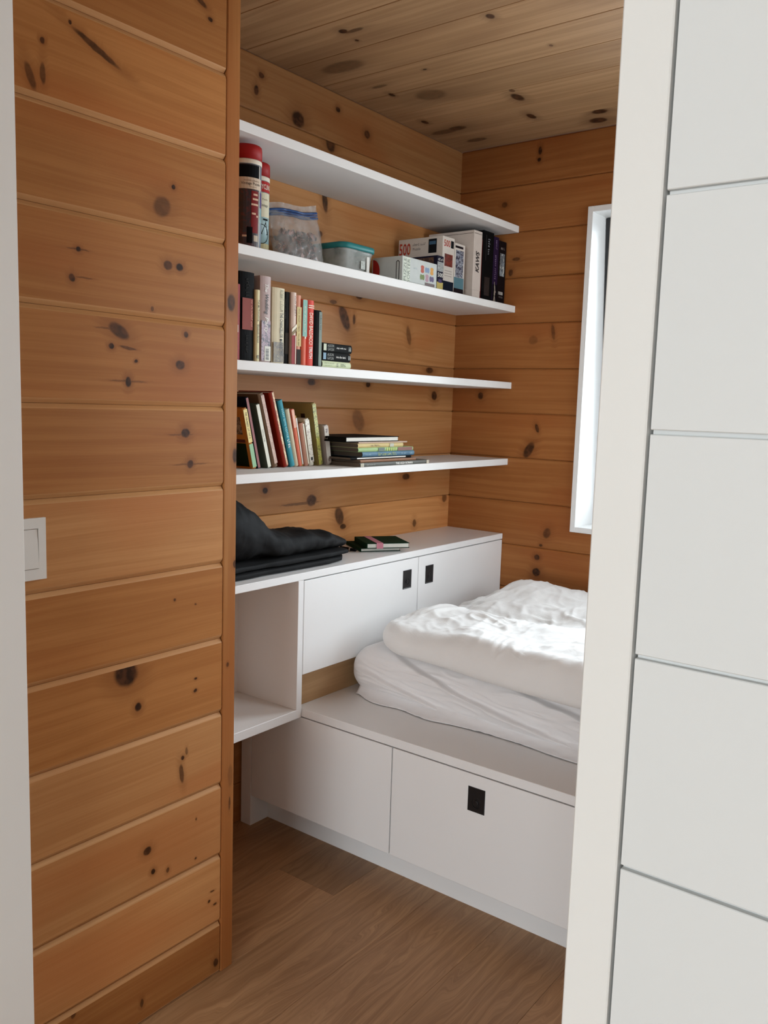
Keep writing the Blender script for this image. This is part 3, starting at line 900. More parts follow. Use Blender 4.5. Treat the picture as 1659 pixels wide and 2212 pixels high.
top, bot = [], []
for i in range(NU + 1):
    u = i / NU
    row_t, row_b = [], []
    for j in range(NV + 1):
        v = j / NV
        # rounded plan outline: squeeze the ends
        x = DX0 + (DX1 - DX0) * u
        y0, y1 = duvet_edges(x)
        ex = min(1.0, u / 0.085)
        plan = math.sqrt(max(0.0, 1 - (1 - ex) ** 2))
        yc = 2.30 if u < 0.085 else 2.30
        ya, yb = yc - (yc - y0) * (0.35 + 0.65 * plan), yc + (y1 - yc) * (0.28 + 0.72 * plan)
        if u < 0.30: yb = yc + (yb - yc) * (0.62 + 0.38 * smooth01((u - 0.03) / 0.05)) if u < 0.12 else yb
        y = ya + (yb - ya) * (0.5 - 0.5 * math.cos(math.pi * v)) ** 1.0
        df, db = (y - ya), (yb - y)
        dl, dr = (x - DX0), (DX1 - x)
        pr = lambda d, R: math.sqrt(max(0.0, 1 - (1 - min(1, d / R)) ** 2))
        edge = pr(df, 0.055) * pr(db, 0.12) * pr(dl, 0.13) * pr(dr, 0.08)
        h = duvet_shape(x, y)
        wr = 0.0
        # long pinched creases running off the top of the front roll, soft crumples elsewhere
        wx, wy = x + 0.05 * noise.noise(Vector((x * 5, y * 5, 3))), y + 0.05 * noise.noise(Vector((x * 5, y * 5, 9)))
        on_top = smooth01((y - 2.09) / 0.07)
        msk = 0.35 + 0.65 * smooth01(0.5 + 1.6 * noise.noise(Vector((x * 4.0, y * 4.0, 6))))
        a1 = ridge((wx * 5.0 + wy * 9.0, wy * 7.0 - wx * 9.0, 2.0)); wr += 0.0065 * msk * max(0, a1 - 0.62) / 0.38 * (0.45 + 0.55 * on_top)
        a2 = ridge((wx * 17.0 - wy * 4.0, wy * 6.0 + wx * 3.0, 5.0)); wr += 0.0045 * msk * max(0, a2 - 0.66) / 0.34 * (0.5 + 0.5 * on_top)
        a3 = ridge((wx * 26.0 + wy * 14.0, wy * 9.0 - wx * 6.0, 8.0)); wr += 0.0018 * max(0, a3 - 0.6) / 0.4 * on_top
        pk = math.exp(-((y - 2.13) / 0.05) ** 2)
        wr += pk * 0.006 * smooth01(0.4 + 2.0 * noise.noise(Vector((x * 3.0, 2, 7)))) * max(0, ridge((wx * 30.0 + wy * 6.0, wy * 5.0, 11.0)) - 0.35) * (0.4 + msk)
        wr += 0.010 * fbm((x * 5, y * 5, 1), 2)
        zb = 0.627 - 0.004 * noise.noise(Vector((x * 5, y * 5, 8)))
        zt = zb + max(0.0, h * 1.0) * edge + wr * smooth01(edge * 1.5)
        # front belly hangs a little over the edge of the mattress
        hang = math.exp(-(df / 0.05) ** 2)
        zlow = zb - 0.010 * hang * smooth01((x + 1.5) / 0.4) + 0.022 * (1 - edge) * 0
        row_t.append((x, y, max(zt, zlow + 0.0005) + 0.040 * (1 - edge)))
        row_b.append((x, y, zlow + 0.040 * (1 - edge) ** 1.5))
    top.append(row_t); bot.append(row_b)
bm = bmesh.new()
o3 = Vector((-0.8, 2.5, 0.62))
T = [[bm.verts.new(Vector(p) - o3) for p in r] for r in top]
B = [[bm.verts.new(Vector(p) - o3) for p in r] for r in bot]
for i in range(NU):
    for j in range(NV):
        bm.faces.new((T[i][j], T[i + 1][j], T[i + 1][j + 1], T[i][j + 1]))
        bm.faces.new((B[i][j], B[i][j + 1], B[i + 1][j + 1], B[i + 1][j]))
for i in range(NU):
    bm.faces.new((T[i][0], B[i][0], B[i + 1][0], T[i + 1][0]))
    bm.faces.new((T[i][NV], T[i + 1][NV], B[i + 1][NV], B[i][NV]))
for j in range(NV):
    bm.faces.new((T[0][j], T[0][j + 1], B[0][j + 1], B[0][j]))
    bm.faces.new((T[NU][j], B[NU][j], B[NU][j + 1], T[NU][j + 1]))
du = bm_obj('duvet', bm, DUVET, None, True)
du.location = o3
tag(du, 'crumpled white duvet heaped on the mattress', 'duvet')

# ================================================================== BOOKS
INK = plain('black_ink', (0.015, 0.014, 0.014), 0.5)
CREAMINK = rgbm('cream_ink', 226, 218, 196)
WHITEINK = rgbm('white_ink', 225, 222, 214)


def make_book(name, label, loc, t, h, d, cover, rot=(0, 0, 0), hard=False, pages=None, group=None, spine=None):
    """spine at local x=0 facing +X, thickness along +Y, height along +Z"""
    r = empty(name, loc, rot)
    tag(r, label, 'book', group)
    bt = 0.0022 if hard else 0.0007
    ov = 0.0025 if hard else 0.0
    bm = bmesh.new()
    # cover: front board, back board, softly rounded spine - one continuous U
    n = 6
    bul = min(t * 0.22, 0.004)
    sec = [(-d, 0.0)] + [(-bul * (abs(k / n - 0.5) * 2) ** 2.2, t * k / n) for k in range(n + 1)] + [(-d, t)]
    inn = [(-d, bt)] + [(-bul * (abs(k / n - 0.5) * 2) ** 2.2 - bt, min(max(t * k / n, bt), t - bt)) for k in range(n + 1)] + [(-d, t - bt)]
    m = len(sec)
    ring = sec + inn[::-1]
    N = len(ring)
    lo = [bm.verts.new((x, y, 0)) for x, y in ring]
    hi = [bm.verts.new((x, y, h)) for x, y in ring]
    for k in range(N): bm.faces.new((lo[k], lo[(k + 1) % N], hi[(k + 1) % N], hi[k]))
    for k in range(m - 1):
        a, b, c, e = k, k + 1, N - 2 - k, N - 1 - k
        bm.faces.new((lo[a], lo[e], lo[c], lo[b])); bm.faces.new((hi[a], hi[b], hi[c], hi[e]))
    cv = bm_obj('cover', bm, cover, r)
    box('pages', (-d + ov + 0.0006, bt, ov), (-bul - bt - 0.0005, t - bt, h - ov - 0.0004), pages or PAGES, r)
    if spine:
        patch('spine_panel', (0.0006, t / 2, h / 2), h * 0.998, t * 0.9, 'd', spine, r)
    return r


def S(r, s, zc, run, tall, mat, t, bold=0.01, shear=0.0, way='d', x=0.0008, y=None):
    if isinstance(s, int): return marks((x, t / 2 if y is None else y, zc), run, tall, way, mat, r, s)
    return lettering(s, (x, t / 2 if y is None else y, zc), run, tall, way, mat, r, bold, shear)


def marks(centre, run, tall, way, mat, parent, seed=1, lift=0.0005):
    """print too small to read: a row of little letter-sized strokes grouped into words"""
    rnd = random.Random(seed)
    dx, dy = Vector(DIRS[way][0]), Vector(DIRS[way][1])
    n = dx.cross(dy)
    c = Vector(centre) + n * lift
    vs, fs = [], []
    x, word = -run / 2, rnd.randint(3, 7)
    step = max(tall * 0.62, run / 26)
    while x < run / 2 - step * 0.5:
        if word == 0:
            word = rnd.randint(3, 8); x += step * 0.8; continue
        w, h0, h1 = step * rnd.uniform(0.45, 0.8), -0.5, rnd.choice((0.2, 0.25, 0.5))
        kind = rnd.randint(0, 2)
        rects = [(0, w * 0.34, h0, h1)]
        if kind != 1: rects.append((w * 0.34, w, h1 - 0.28, h1))
        if kind != 2: rects.append((w * 0.34, w, h0, h0 + 0.26))
        for a, b, p, q in rects:
            i = len(vs)
            vs += [c + dx * (x + a) + dy * (p * tall), c + dx * (x + b) + dy * (p * tall), c + dx * (x + b) + dy * (q * tall), c + dx * (x + a) + dy * (q * tall)]
            fs.append((i, i + 1, i + 2, i + 3))
        x += step; word -= 1
    return mesh_obj('small_print', vs, fs, mat, parent)


def band(r, z0, z1, t, mat, name='spine_panel', x=0.0005, w=0.92):
    return patch(name, (x, t / 2, (z0 + z1) / 2), z1 - z0, t * w, 'd', mat, r)


# ---- upright novels on the third shelf
Z3, X3 = 1.5112, -1.755
GN = 'novels standing on the third shelf'
b = make_book('novel', 'thin dark red book half hidden by the corner trim', (X3, 1.617, Z3), 0.0245, 0.203, 0.14, rgbm('red_cover', 130, 26, 20), group=GN)
band(b, 0.075, 0.095, 0.0245, rgbm('grey_mark', 170, 150, 140), w=0.3)
b = make_book('novel', 'tall thick black hardback with a rust red spine block', (X3 - 0.004, 1.6425, Z3), 0.0545, 0.240, 0.165, rgbm('black_cover', 16, 14, 14), hard=True, group=GN)
band(b, 0.085, 0.170, 0.0545, rgbm('rust_panel', 128, 45, 26), w=0.72)
S(b, 2, 0.128, 0.075, 0.006, rgbm('pale_red_ink', 205, 140, 115), 0.0545, y=0.043)
S(b, 3, 0.197, 0.05, 0.012, rgbm('dim_ink', 52, 50, 46), 0.0545)
S(b, 4, 0.045, 0.05, 0.010, rgbm('dim_ink', 52, 50, 46), 0.0545)
b = make_book('novel', 'slim cream paperback with small black spine lettering', (X3, 1.6985, Z3), 0.0165, 0.1965, 0.13, rgbm('cream_cover', 214, 202, 158), group=GN)
S(b, 'Tell Me Everything', 0.140, 0.058, 0.0065, INK, 0.0165)
S(b, 'Elizabeth Strout', 0.077, 0.050, 0.0065, INK, 0.0165)
S(b, 'E', 0.014, 0.008, 0.008, INK, 0.0165, way='h')
b = make_book('novel', 'tall lilac hardback with script title and a white library sticker', (X3, 1.7165, Z3), 0.041, 0.2375, 0.16, rgbm('lilac_cover', 172, 150, 145), hard=True, group=GN)
band(b, 0.005, 0.115, 0.041, picture('party_picture', [(30, 28, 40), (45, 40, 52), (170, 140, 150), (60, 52, 62), (28, 26, 34)], 75), w=0.85)
S(b, 'The', 0.205, 0.022, 0.013, WHITEINK, 0.041, shear=0.2)
S(b, 'Wedding', 0.160, 0.055, 0.016, INK, 0.041, 0.012, shear=0.25)
S(b, 'Party', 0.103, 0.045, 0.018, WHITEINK, 0.041, shear=0.25)
patch('library_sticker', (0.0011, 0.027, 0.025), 0.041, 0.0235, 'd', rgbm('sticker_white', 214, 212, 200), b)
for q in range(9):
    patch('barcode_bar', (0.0015, 0.0255, 0.010 + q * 0.0034), 0.0016 if q % 3 else 0.0024, 0.012, 'd', INK, b)
b = make_book('novel', 'ivory hardback with heavy black outlined title down the spine', (X3, 1.764, Z3), 0.049, 0.212, 0.155, rgbm('ivory_cover', 206, 194, 164), hard=True, group=GN)
band(b, 0.004, 0.06, 0.049, picture('brown_vignette', [(70, 56, 34), (120, 100, 64), (60, 45, 28), (176, 160, 120)], 60), w=0.86)
S(b, 'ROBERT LUDLUM', 0.176, 0.060, 0.013, rgbm('grey_ink', 120, 116, 96), 0.049, 0.0, y=0.034)
S(b, 'THE CHANCELLOR', 0.108, 0.070, 0.013, INK, 0.049, 0.016, y=0.034)
S(b, 'MANUSCRIPT', 0.046, 0.048, 0.013, INK, 0.049, 0.012, y=0.034)
b = make_book('novel', 'plain black paperback between the ivory hardback and the pink one', (X3 - 0.006, 1.8135, Z3), 0.027, 0.206, 0.14, rgbm('black_paperback', 22, 19, 17), group=GN)
band(b, 0.03, 0.09, 0.027, rgbm('dark_taupe_panel', 62, 52, 42), w=0.5)
S(b, 5, 0.155, 0.06, 0.005, rgbm('dim_ink2', 74, 72, 70), 0.027, y=0.006)
b = make_book('novel', 'pale pink paperback with a crimson base and slanted stripe', (X3, 1.841, Z3), 0.0215, 0.207, 0.135, rgbm('blush_cover', 214, 190, 174), group=GN)
band(b, 0.002, 0.085, 0.0215, rgbm('crimson_panel', 142, 24, 26))
for dz, mm in ((0.094, rgbm('olive_stripe', 132, 112, 78)), (0.105, CREAMINK)):
    mesh_obj('stripe', [(0.0011, 0.001, dz - 0.012), (0.0011, 0.0205, dz + 0.004), (0.0011, 0.0205, dz + 0.013), (0.0011, 0.001, dz - 0.003)], [(0, 1, 2, 3)], mm, b)
S(b, 6, 0.168, 0.058, 0.0055, INK, 0.0215, y=0.014)
patch('edge_line', (0.0012, 0.0165, 0.043), 0.08, 0.003, 'd', CREAMINK, b)
b = make_book('novel', 'slim salmon and straw coloured paperback with a grey foot', (X3 - 0.002, 1.863, Z3), 0.021, 0.2015, 0.13, rgbm('salmon_cover', 206, 142, 116), group=GN)
band(b, 0.055, 0.168, 0.021, rgbm('straw_panel', 196, 176, 118))
band(b, 0.002, 0.046, 0.021, rgbm('slate_foot', 74, 66, 60))
S(b, 7, 0.135, 0.055, 0.005, rgbm('brown_ink', 120, 84, 60), 0.021)
S(b, 8, 0.082, 0.055, 0.006, rgbm('brown_ink', 120, 84, 60), 0.021)
b = make_book('novel', 'paperback with a sea green upper spine and coral lower spine', (X3, 1.8865, Z3), 0.0205, 0.193, 0.13, rgbm('coral_cover', 206, 98, 72), group=GN)
band(b, 0.085, 0.191, 0.0205, rgbm('sea_green_panel', 128, 174, 160))
S(b, 9, 0.135, 0.075, 0.006, CREAMINK, 0.0205)
patch('red_dot', (0.0013, 0.012, 0.082), 0.006, 0.006, 'd', CREAMINK, b)
b = make_book('novel', 'bright red paperback with large cream author name on spine', (X3, 1.9075, Z3), 0.031, 0.1925, 0.13, rgbm('scarlet_cover', 202, 56, 36), group=GN)
S(b, 'DAVID BALDACCI', 0.110, 0.092, 0.0155, CREAMINK, 0.031, 0.006)
S(b, 'TRUTH', 0.040, 0.034, 0.014, WHITEINK, 0.031, 0.012)
for q in range(2):
    patch('title_rule', (0.0011, 0.0155, 0.171 + q * 0.006), 0.0025, 0.024, 'd', CREAMINK, b)
b = make_book('novel', 'short black paperback with a grey green spine beside the stack', (X3, 1.9395, Z3), 0.034, 0.167, 0.125, rgbm('charcoal_cover', 20, 18, 17), group=GN)
patch('spine_panel', (0.0006, 0.026, 0.083), 0.160, 0.013, 'd', rgbm('grey_green_spine', 116, 128, 118), b)
S(b, 10, 0.13, 0.045, 0.006, INK, 0.034, y=0.026, x=0.0012)

# ---- three paperbacks lying flat beside them
FLAT = (math.radians(90), 0, 0)


def flat_book(name, label, y0, y1, z, t, d, cover, x, group, hard=False, **kw):
    return make_book(name, label, (x, y1, z), t, y1 - y0, d, cover, FLAT, hard, rgbm('shaded_page_edges', 100, 88, 76, 0.9), group, **kw)  # page ends darkened: shade from the neighbouring books put into the paper colour


GP = 'paperbacks stacked flat on the third shelf'
DKG = rgbm('graphite_cover', 34, 35, 34)
b = flat_book('paperback', 'pale mint paperback lying at the bottom of the short stack', 1.979, 2.114, Z3, 0.0205, 0.105, rgbm('mint_cover', 202, 210, 172), X3, GP)
S(b, 11, 0.105, 0.045, 0.004, rgbm('green_ink', 120, 132, 100), 0.0205, y=0.014)
S(b, 12, 0.107, 0.035, 0.003, rgbm('green_ink', 120, 132, 100), 0.0205, y=0.007)
S(b, 'LS', 0.066, 0.007, 0.011, INK, 0.0205)
S(b, 13, 0.035, 0.03, 0.008, rgbm('green_ink', 120, 132, 100), 0.0205)
for z, y0, y1, ttl, band_c, lab in ((Z3 + 0.0215, 1.9785, 2.112, 'into the dark', (120, 150, 170), 'black paperback with a pale blue end band, middle of the short stack'),
                                    (Z3 + 0.0485, 1.9795, 2.118, 'stay with me', (196, 200, 176), 'black paperback with a cream end band on top of the short stack')):
    b = flat_book('paperback', lab, y0, y1, z, 0.026, 0.105, DKG, X3, GP)
    L = y1 - y0
    patch('end_band', (0.0008, 0.013, L - 0.0085), 0.013, 0.020, 'd', rgbm('end_band', *band_c), b)
    S(b, 'ALISON', L - 0.035, 0.029, 0.0085, rgbm('silver_ink', 150, 152, 146), 0.026, y=0.0185, bold=0)
    S(b, 'GAYLIN', L - 0.035, 0.029, 0.0085, rgbm('silver_ink', 150, 152, 146), 0.026, y=0.0075, bold=0)
    S(b, ttl, L - 0.085, 0.045, 0.0065, WHITEINK, 0.026)
    S(b, 'ii', L - 0.126, 0.011, 0.013, rgbm('silver_ink', 150, 152, 146), 0.026, bold=0.02)

# ---- leaning picture books on the fourth shelf
Z4, X4 = 1.2012, -1.855
GL = 'picture books leaning on the fourth shelf'


def lean(label, y, t, h, d, tilt, cover, x=X4, hard=True, **kw):
    return make_book('picture_book', label, (x, y, Z4), t, h, d, cover, (math.radians(tilt), 0, 0), hard, None, GL, **kw)


def side_patch(r, x0, x1, z0, z1, mat, name='cover_print'):
    return patch(name, ((x0 + x1) / 2, -0.0001, (z0 + z1) / 2), x1 - x0, z1 - z0, 's', mat, r)


b = lean('small picture book with an orange and dark green cover beside the trim', 1.790, 0.017, 0.184, 0.145, 14, rgbm('ochre_cover', 176, 112, 44))
side_patch(b, -0.143, -0.012, 0.006, 0.078, rgbm('bottle_green_print', 30, 44, 22))
side_patch(b, -0.143, -0.018, 0.105, 0.158, picture('animals_print', [(60, 40, 30), (150, 130, 110), (44, 30, 26), (190, 150, 90)], 60))
side_patch(b, -0.143, -0.012, 0.080, 0.090, rgbm('plum_print', 84, 40, 34))
band(b, 0.004, 0.075, 0.017, rgbm('mint_spine', 150, 190, 150))
band(b, 0.08, 0.18, 0.017, rgbm('buff_spine', 226, 206, 140))
S(b, 14, 0.13, 0.08, 0.006, INK, 0.017, x=0.0011)
b = lean('navy picture book with a thin dusty pink spine', 1.810, 0.013, 0.217, 0.15, 14.6, rgbm('navy_cover', 22, 30, 48))
band(b, 0.002, 0.215, 0.013, rgbm('dusty_pink_spine', 150, 98, 96), w=0.7)
b = lean('grey green picture book with a white spine', 1.853, 0.014, 0.199, 0.15, 16, rgbm('sage_cover', 96, 108, 92))
band(b, 0.002, 0.197, 0.014, rgbm('white_spine', 222, 220, 204))
S(b, 15, 0.10, 0.04, 0.005, rgbm('grey_ink2', 130, 126, 116), 0.014, x=0.0011)
b = lean('tall taupe picture book with a mottled pink spine', 1.876, 0.022, 0.232, 0.152, 17, rgbm('taupe_cover', 110, 84, 62))
patch('spine_panel', (0.0005, 0.0145, 0.118), 0.215, 0.013, 'd', picture('mottled_pink', [(150, 116, 98), (196, 160, 140), (168, 128, 108), (206, 176, 160)], 50), b)
b = lean('tall brick red picture book with a cream rubbed spine', 1.921, 0.020, 0.238, 0.152, 17.4, rgbm('brick_red_cover', 140, 34, 12), x=X4 + 0.004)
patch('spine_panel', (0.0005, 0.0135, 0.12), 0.232, 0.007, 'd', picture('rubbed_cream', [(214, 170, 120), (232, 208, 160), (190, 110, 70), (236, 220, 180)], 55), b)
b = lean('teal blue picture book with white spine lettering', 1.950, 0.021, 0.213, 0.152, 17, rgbm('teal_cover', 52, 138, 152), x=X4 + 0.004)
S(b, 16, 0.138, 0.095, 0.009, rgbm('pale_teal_ink', 150, 200, 200), 0.021, bold=0)
S(b, 17, 0.072, 0.030, 0.011, WHITEINK, 0.021, bold=0.012)
b = lean('cream backed picture book with a plain stone spine', 1.974, 0.018, 0.184, 0.148, 15, rgbm('stone_cover', 196, 186, 158))
b = lean('slim coral picture book with a pale pink top', 1.994, 0.013, 0.184, 0.148, 14, rgbm('coral_book', 220, 116, 92))
band(b, 0.125, 0.182, 0.013, rgbm('pale_pink_top', 230, 176, 152))
b = lean('small mustard book with a white spine behind the pink one', 2.009, 0.010, 0.163, 0.140, 13.4, rgbm('mustard_cover', 170, 134, 60), x=X4 - 0.006)
patch('spine_panel', (0.0005, 0.0065, 0.08), 0.15, 0.005, 'd', WHITEINK, b)
b = lean('small dusty pink board book with a thin grey spine', 2.021, 0.019, 0.139, 0.138, 12.8, rgbm('dusty_pink_cover', 184, 134, 112))
patch('cover_print', (-0.03, -0.0001, 0.085), 0.012, 0.012, 's', rgbm('brown_print', 84, 50, 36), b)
patch('spine_panel', (0.0005, 0.015, 0.07), 0.13, 0.006, 'd', CREAMINK, b)
b = lean('small white book with a floral patterned spine', 2.043, 0.021, 0.152, 0.138, 12, rgbm('floral_white', 216, 210, 192))
band(b, 0.01, 0.148, 0.021, picture('floral_spine', [(96, 84, 74), (206, 198, 180), (226, 220, 204), (216, 208, 190), (150, 120, 110), (226, 222, 208)], 85))
patch('flower_mark', (0.0011, 0.011, 0.022), 0.010, 0.009, 'd', INK, b)
b = lean('tall olive picture book with a leafy yellow green spine', 2.082, 0.018, 0.204, 0.152, 11.6, rgbm('olive_cover', 150, 130, 76), x=X4 + 0.003)
band(b, 0.003, 0.2, 0.018, picture('leafy_spine', [(60, 62, 20), (120, 118, 36), (190, 184, 84), (84, 84, 26), (206, 204, 120)], 90))
patch('cover_print', (-0.045, -0.0001, 0.155), 0.018, 0.03, 's', rgbm('dark_brown_print', 66, 44, 28), b)
b = lean('small pale grey board book next to the flat pile', 2.126, 0.022, 0.131, 0.13, 10, rgbm('pale_grey_cover', 178, 164, 156))
band(b, 0.004, 0.128, 0.022, rgbm('off_white_spine', 206, 196, 184))
S(b, 'Pb', 0.112, 0.013, 0.009, rgbm('mauve_ink', 120, 100, 110), 0.022, x=0.0012)
S(b, 'o', 0.016, 0.009, 0.009, rgbm('mauve_ink', 120, 100, 110), 0.022, x=0.0012)

# ---- flat pile of magazines and picture books on the fourth shelf
GF = 'books lying in the flat pile on the fourth shelf'
CRM = rgbm('magazine_paper', 206, 192, 170)
b = flat_book('magazine', 'wide dark grey spined book at the bottom of the flat pile', 2.150, 2.545, Z4, 0.0125, 0.24, rgbm('slate_spine', 92, 92, 86), -1.735, GF)
S(b, 'THE HIGH ROMAN', 0.155, 0.098, 0.0075, WHITEINK, 0.0125, 0.02)
S(b, 23, 0.34, 0.045, 0.004, rgbm('pale_grey_ink', 160, 158, 150), 0.0125)
for q in range(3):
    patch('end_stripe', (0.0008, 0.006, 0.391 - q * 0.006), 0.0032, 0.0118, 'd', CREAMINK, b)
patch('end_stripe', (0.0008, 0.006, 0.012), 0.014, 0.0118, 'd', rgbm('speckled_band', 190, 180, 160), b)
b = flat_book('magazine', 'brown covered magazine with a pale page edge, second from the bottom', 2.163, 2.475, Z4 + 0.0128, 0.0085, 0.22, rgbm('brown_magazine', 138, 96, 68), -1.745, GF)
b = flat_book('magazine', 'thin black magazine with white pages under the blue book', 2.135, 2.470, Z4 + 0.0216, 0.0075, 0.22, rgbm('black_magazine', 24, 24, 24), -1.762, GF)
patch('page_edge', (0.0006, 0.0042, 0.17), 0.27, 0.0038, 'd', WHITEINK, b)
b = flat_book('picture_book', 'blue spined picture book in the middle of the flat pile', 2.195, 2.488, Z4 + 0.0294, 0.0165, 0.22, rgbm('blue_spine', 84, 116, 138), -1.762, GF)
S(b, 18, 0.265, 0.03, 0.005, rgbm('pale_blue_ink', 150, 180, 196), 0.0165)
S(b, 19, 0.16, 0.10, 0.0095, rgbm('lime_ink', 158, 170, 108), 0.0165)
S(b, 20, 0.065, 0.03, 0.005, rgbm('pale_blue_ink', 150, 180, 196), 0.0165)
S(b, 21, 0.02, 0.02, 0.006, rgbm('pale_blue_ink', 150, 180, 196), 0.0165)
b = flat_book('picture_book', 'light green spined picture book lying on the blue one', 2.172, 2.480, Z4 + 0.0463, 0.0135, 0.215, rgbm('light_green_spine', 152, 180, 124), -1.762, GF)
patch('spine_panel', (0.0008, 0.0068, 0.05), 0.085, 0.0115, 'd', rgbm('mauve_panel', 130, 88, 80), b)
patch('spine_panel', (0.0008, 0.0068, 0.185), 0.034, 0.011, 'd', rgbm('grey_panel', 96, 110, 104), b)
for q in range(5): patch('leaf_mark', (0.0008, 0.0068, 0.105 + q * 0.012), 0.004, 0.010, 'd', rgbm('leaf_green', 196, 206, 110), b)
b = flat_book('picture_book', 'straw yellow spined picture book lying on the green one', 2.170, 2.420, Z4 + 0.0602, 0.0135, 0.21, rgbm('straw_spine', 198, 176, 120), -1.762, GF)
S(b, 22, 0.158, 0.052, 0.006, rgbm('brown_ink2', 90, 66, 36), 0.0135)
patch('spine_panel', (0.0008, 0.0068, 0.068), 0.022, 0.011, 'd', rgbm('pale_sage_panel', 176, 176, 160), b)
b = flat_book('magazine', 'thin pinkish magazine under the black book', 2.175, 2.445, Z4 + 0.0741, 0.0050, 0.205, rgbm('pink_magazine', 186, 160, 140), -1.764, GF)
zt0 = Z4 + 0.0795
b = empty('picture_book', (-1.766, 2.112, zt0))
tag(b, 'black covered book with white pages on top of the flat pile', 'book', GF)
BK = rgbm('black_book', 26, 25, 24)
bm = bmesh.new()
add_box(bm, (-0.20, 0, 0), (0, 0.286, 0.0022), 0.0005)
add_box(bm, (-0.20, 0, 0.0143), (0, 0.286, 0.0165), 0.0005)
add_box(bm, (-0.20, 0, 0.0022), (0, 0.0025, 0.0143))
bm_obj('cover', bm, BK, b)
box('pages', (-0.197, 0.0026, 0.0023), (-0.0025, 0.283, 0.0142), rgbm('white_pages', 214, 210, 200, 0.9), b)
lettering('SAL', (-0.160, 0, 0.0088), 0.024, 0.0085, 's', WHITEINK, b, 0.01)
marks((-0.09, 0, 0.0088), 0.03, 0.004, 's', rgbm('pale_print', 170, 166, 158), b, 61)

# ================================================================== PUZZLES AND BOXES ON THE SECOND SHELF
Z2 = 1.8152
GB = 'boxes standing on the second shelf'


def puzzle_box(label, x, y0, y1, h, d, mat, name='puzzle_box', bev=0.0012, lidz=None):
    """front face at local x=0 facing +X; side face towards the viewer at local y=0"""
    r = empty(name, (x, y0, Z2))
    tag(r, label, 'box', GB)
    w = y1 - y0
    if lidz is None:
        box('body', (-d, 0, 0), (0, w, h), mat, r, bev)
    else:
        box('tray', (-d + 0.0012, 0.0012, 0), (-0.0012, w - 0.0012, lidz), mat, r)
        box('lid', (-d, 0, lidz * 0.15), (0, w, h), mat, r, bev)
    return r, w


PBW = rgbm('white_carton', 208, 200, 190, 0.5)
# puzzle sorter
r, w = puzzle_box('low white puzzle sorter box printed with coloured jigsaw pieces', -1.765, 2.384, 2.592, 0.090, 0.13, rgbm('pale_carton', 192, 196, 192), lidz=0.06)
patch('front_print', (0.0002, w * 0.115, 0.045), w * 0.20, 0.086, 'h', rgbm('cream_strip', 206, 212, 196), r)
lettering('PUZZLE', (0.0004, 0.015, 0.047), 0.075, 0.015, 'u', rgbm('grey_green_ink', 112, 120, 110), r)
lettering('SORTER', (0.0004, 0.035, 0.045), 0.078, 0.016, 'u', rgbm('grey_green_ink', 112, 120, 110), r)
pc = [(176, 84, 66), (126, 146, 172), (208, 152, 72), (112, 128, 76), (176, 140, 150), (98, 86, 118)]
for q in range(6):
    cx, cz = 0.118 + (q % 3) * 0.029, 0.061 - (q // 3) * 0.027
    bm = bmesh.new()
    pts = []
    for k in range(28):
        a = 2 * math.pi * k / 28
        sq = 1 / max(abs(math.cos(a)), abs(math.sin(a)))
        tab = 0.35 * math.exp(-((((a % (math.pi / 2)) - math.pi / 4) / 0.0001) ** 2)) + 0.22 * math.cos(2 * a) * (1 if q % 2 else -1)
        rad = 0.0125 * (0.82 * min(sq, 1.25) + tab)
        pts.append(bm.verts.new((0.0005, cx + rad * math.cos(a) * 1.05, cz + rad * math.sin(a))))
    bm.faces.new(pts)
    bm_obj('jigsaw_print', bm, rgbm('jigsaw_colour', *pc[q]), r)
patch('oval_print', (0.0003, 0.165, 0.012), 0.06, 0.013, 'h', rgbm('grey_plaque', 112, 98, 96), r)
marks((0.0006, 0.075, 0.058), 0.022, 0.005, 'h', rgbm('blue_grey_ink', 120, 140, 150), r, 54)
# side: red half disc and a black outlined slot
bm = bmesh.new()
c = [bm.verts.new((-0.126, -0.0004, 0.002))]
arc = [bm.verts.new((-0.126 + 0.030 * math.sin(math.pi * k / 14), -0.0004, 0.043 - 0.041 * math.cos(math.pi * k / 14))) for k in range(15)]
bm.faces.new(arc)
bmesh.ops.delete(bm, geom=c, context='VERTS')
bm_obj('red_disc', bm, rgbm('carton_red', 172, 40, 34), r)
bm = bmesh.new()
N = 24
oo = [bm.verts.new((-0.019 + 0.0075 * math.cos(2 * math.pi * k / N), -0.0004, 0.042 + 0.0075 * math.sin(2 * math.pi * k / N) + (0.026 if math.sin(2 * math.pi * k / N) > 0 else -0.026))) for k in range(N)]
ii = [bm.verts.new((-0.019 + 0.0045 * math.cos(2 * math.pi * k / N), -0.0004, 0.042 + 0.0045 * math.sin(2 * math.pi * k / N) + (0.026 if math.sin(2 * math.pi * k / N) > 0 else -0.026))) for k in range(N)]
for k in range(N): bm.faces.new((oo[k], oo[(k + 1) % N], ii[(k + 1) % N], ii[k]))
bm_obj('slot_outline', bm, INK, r)
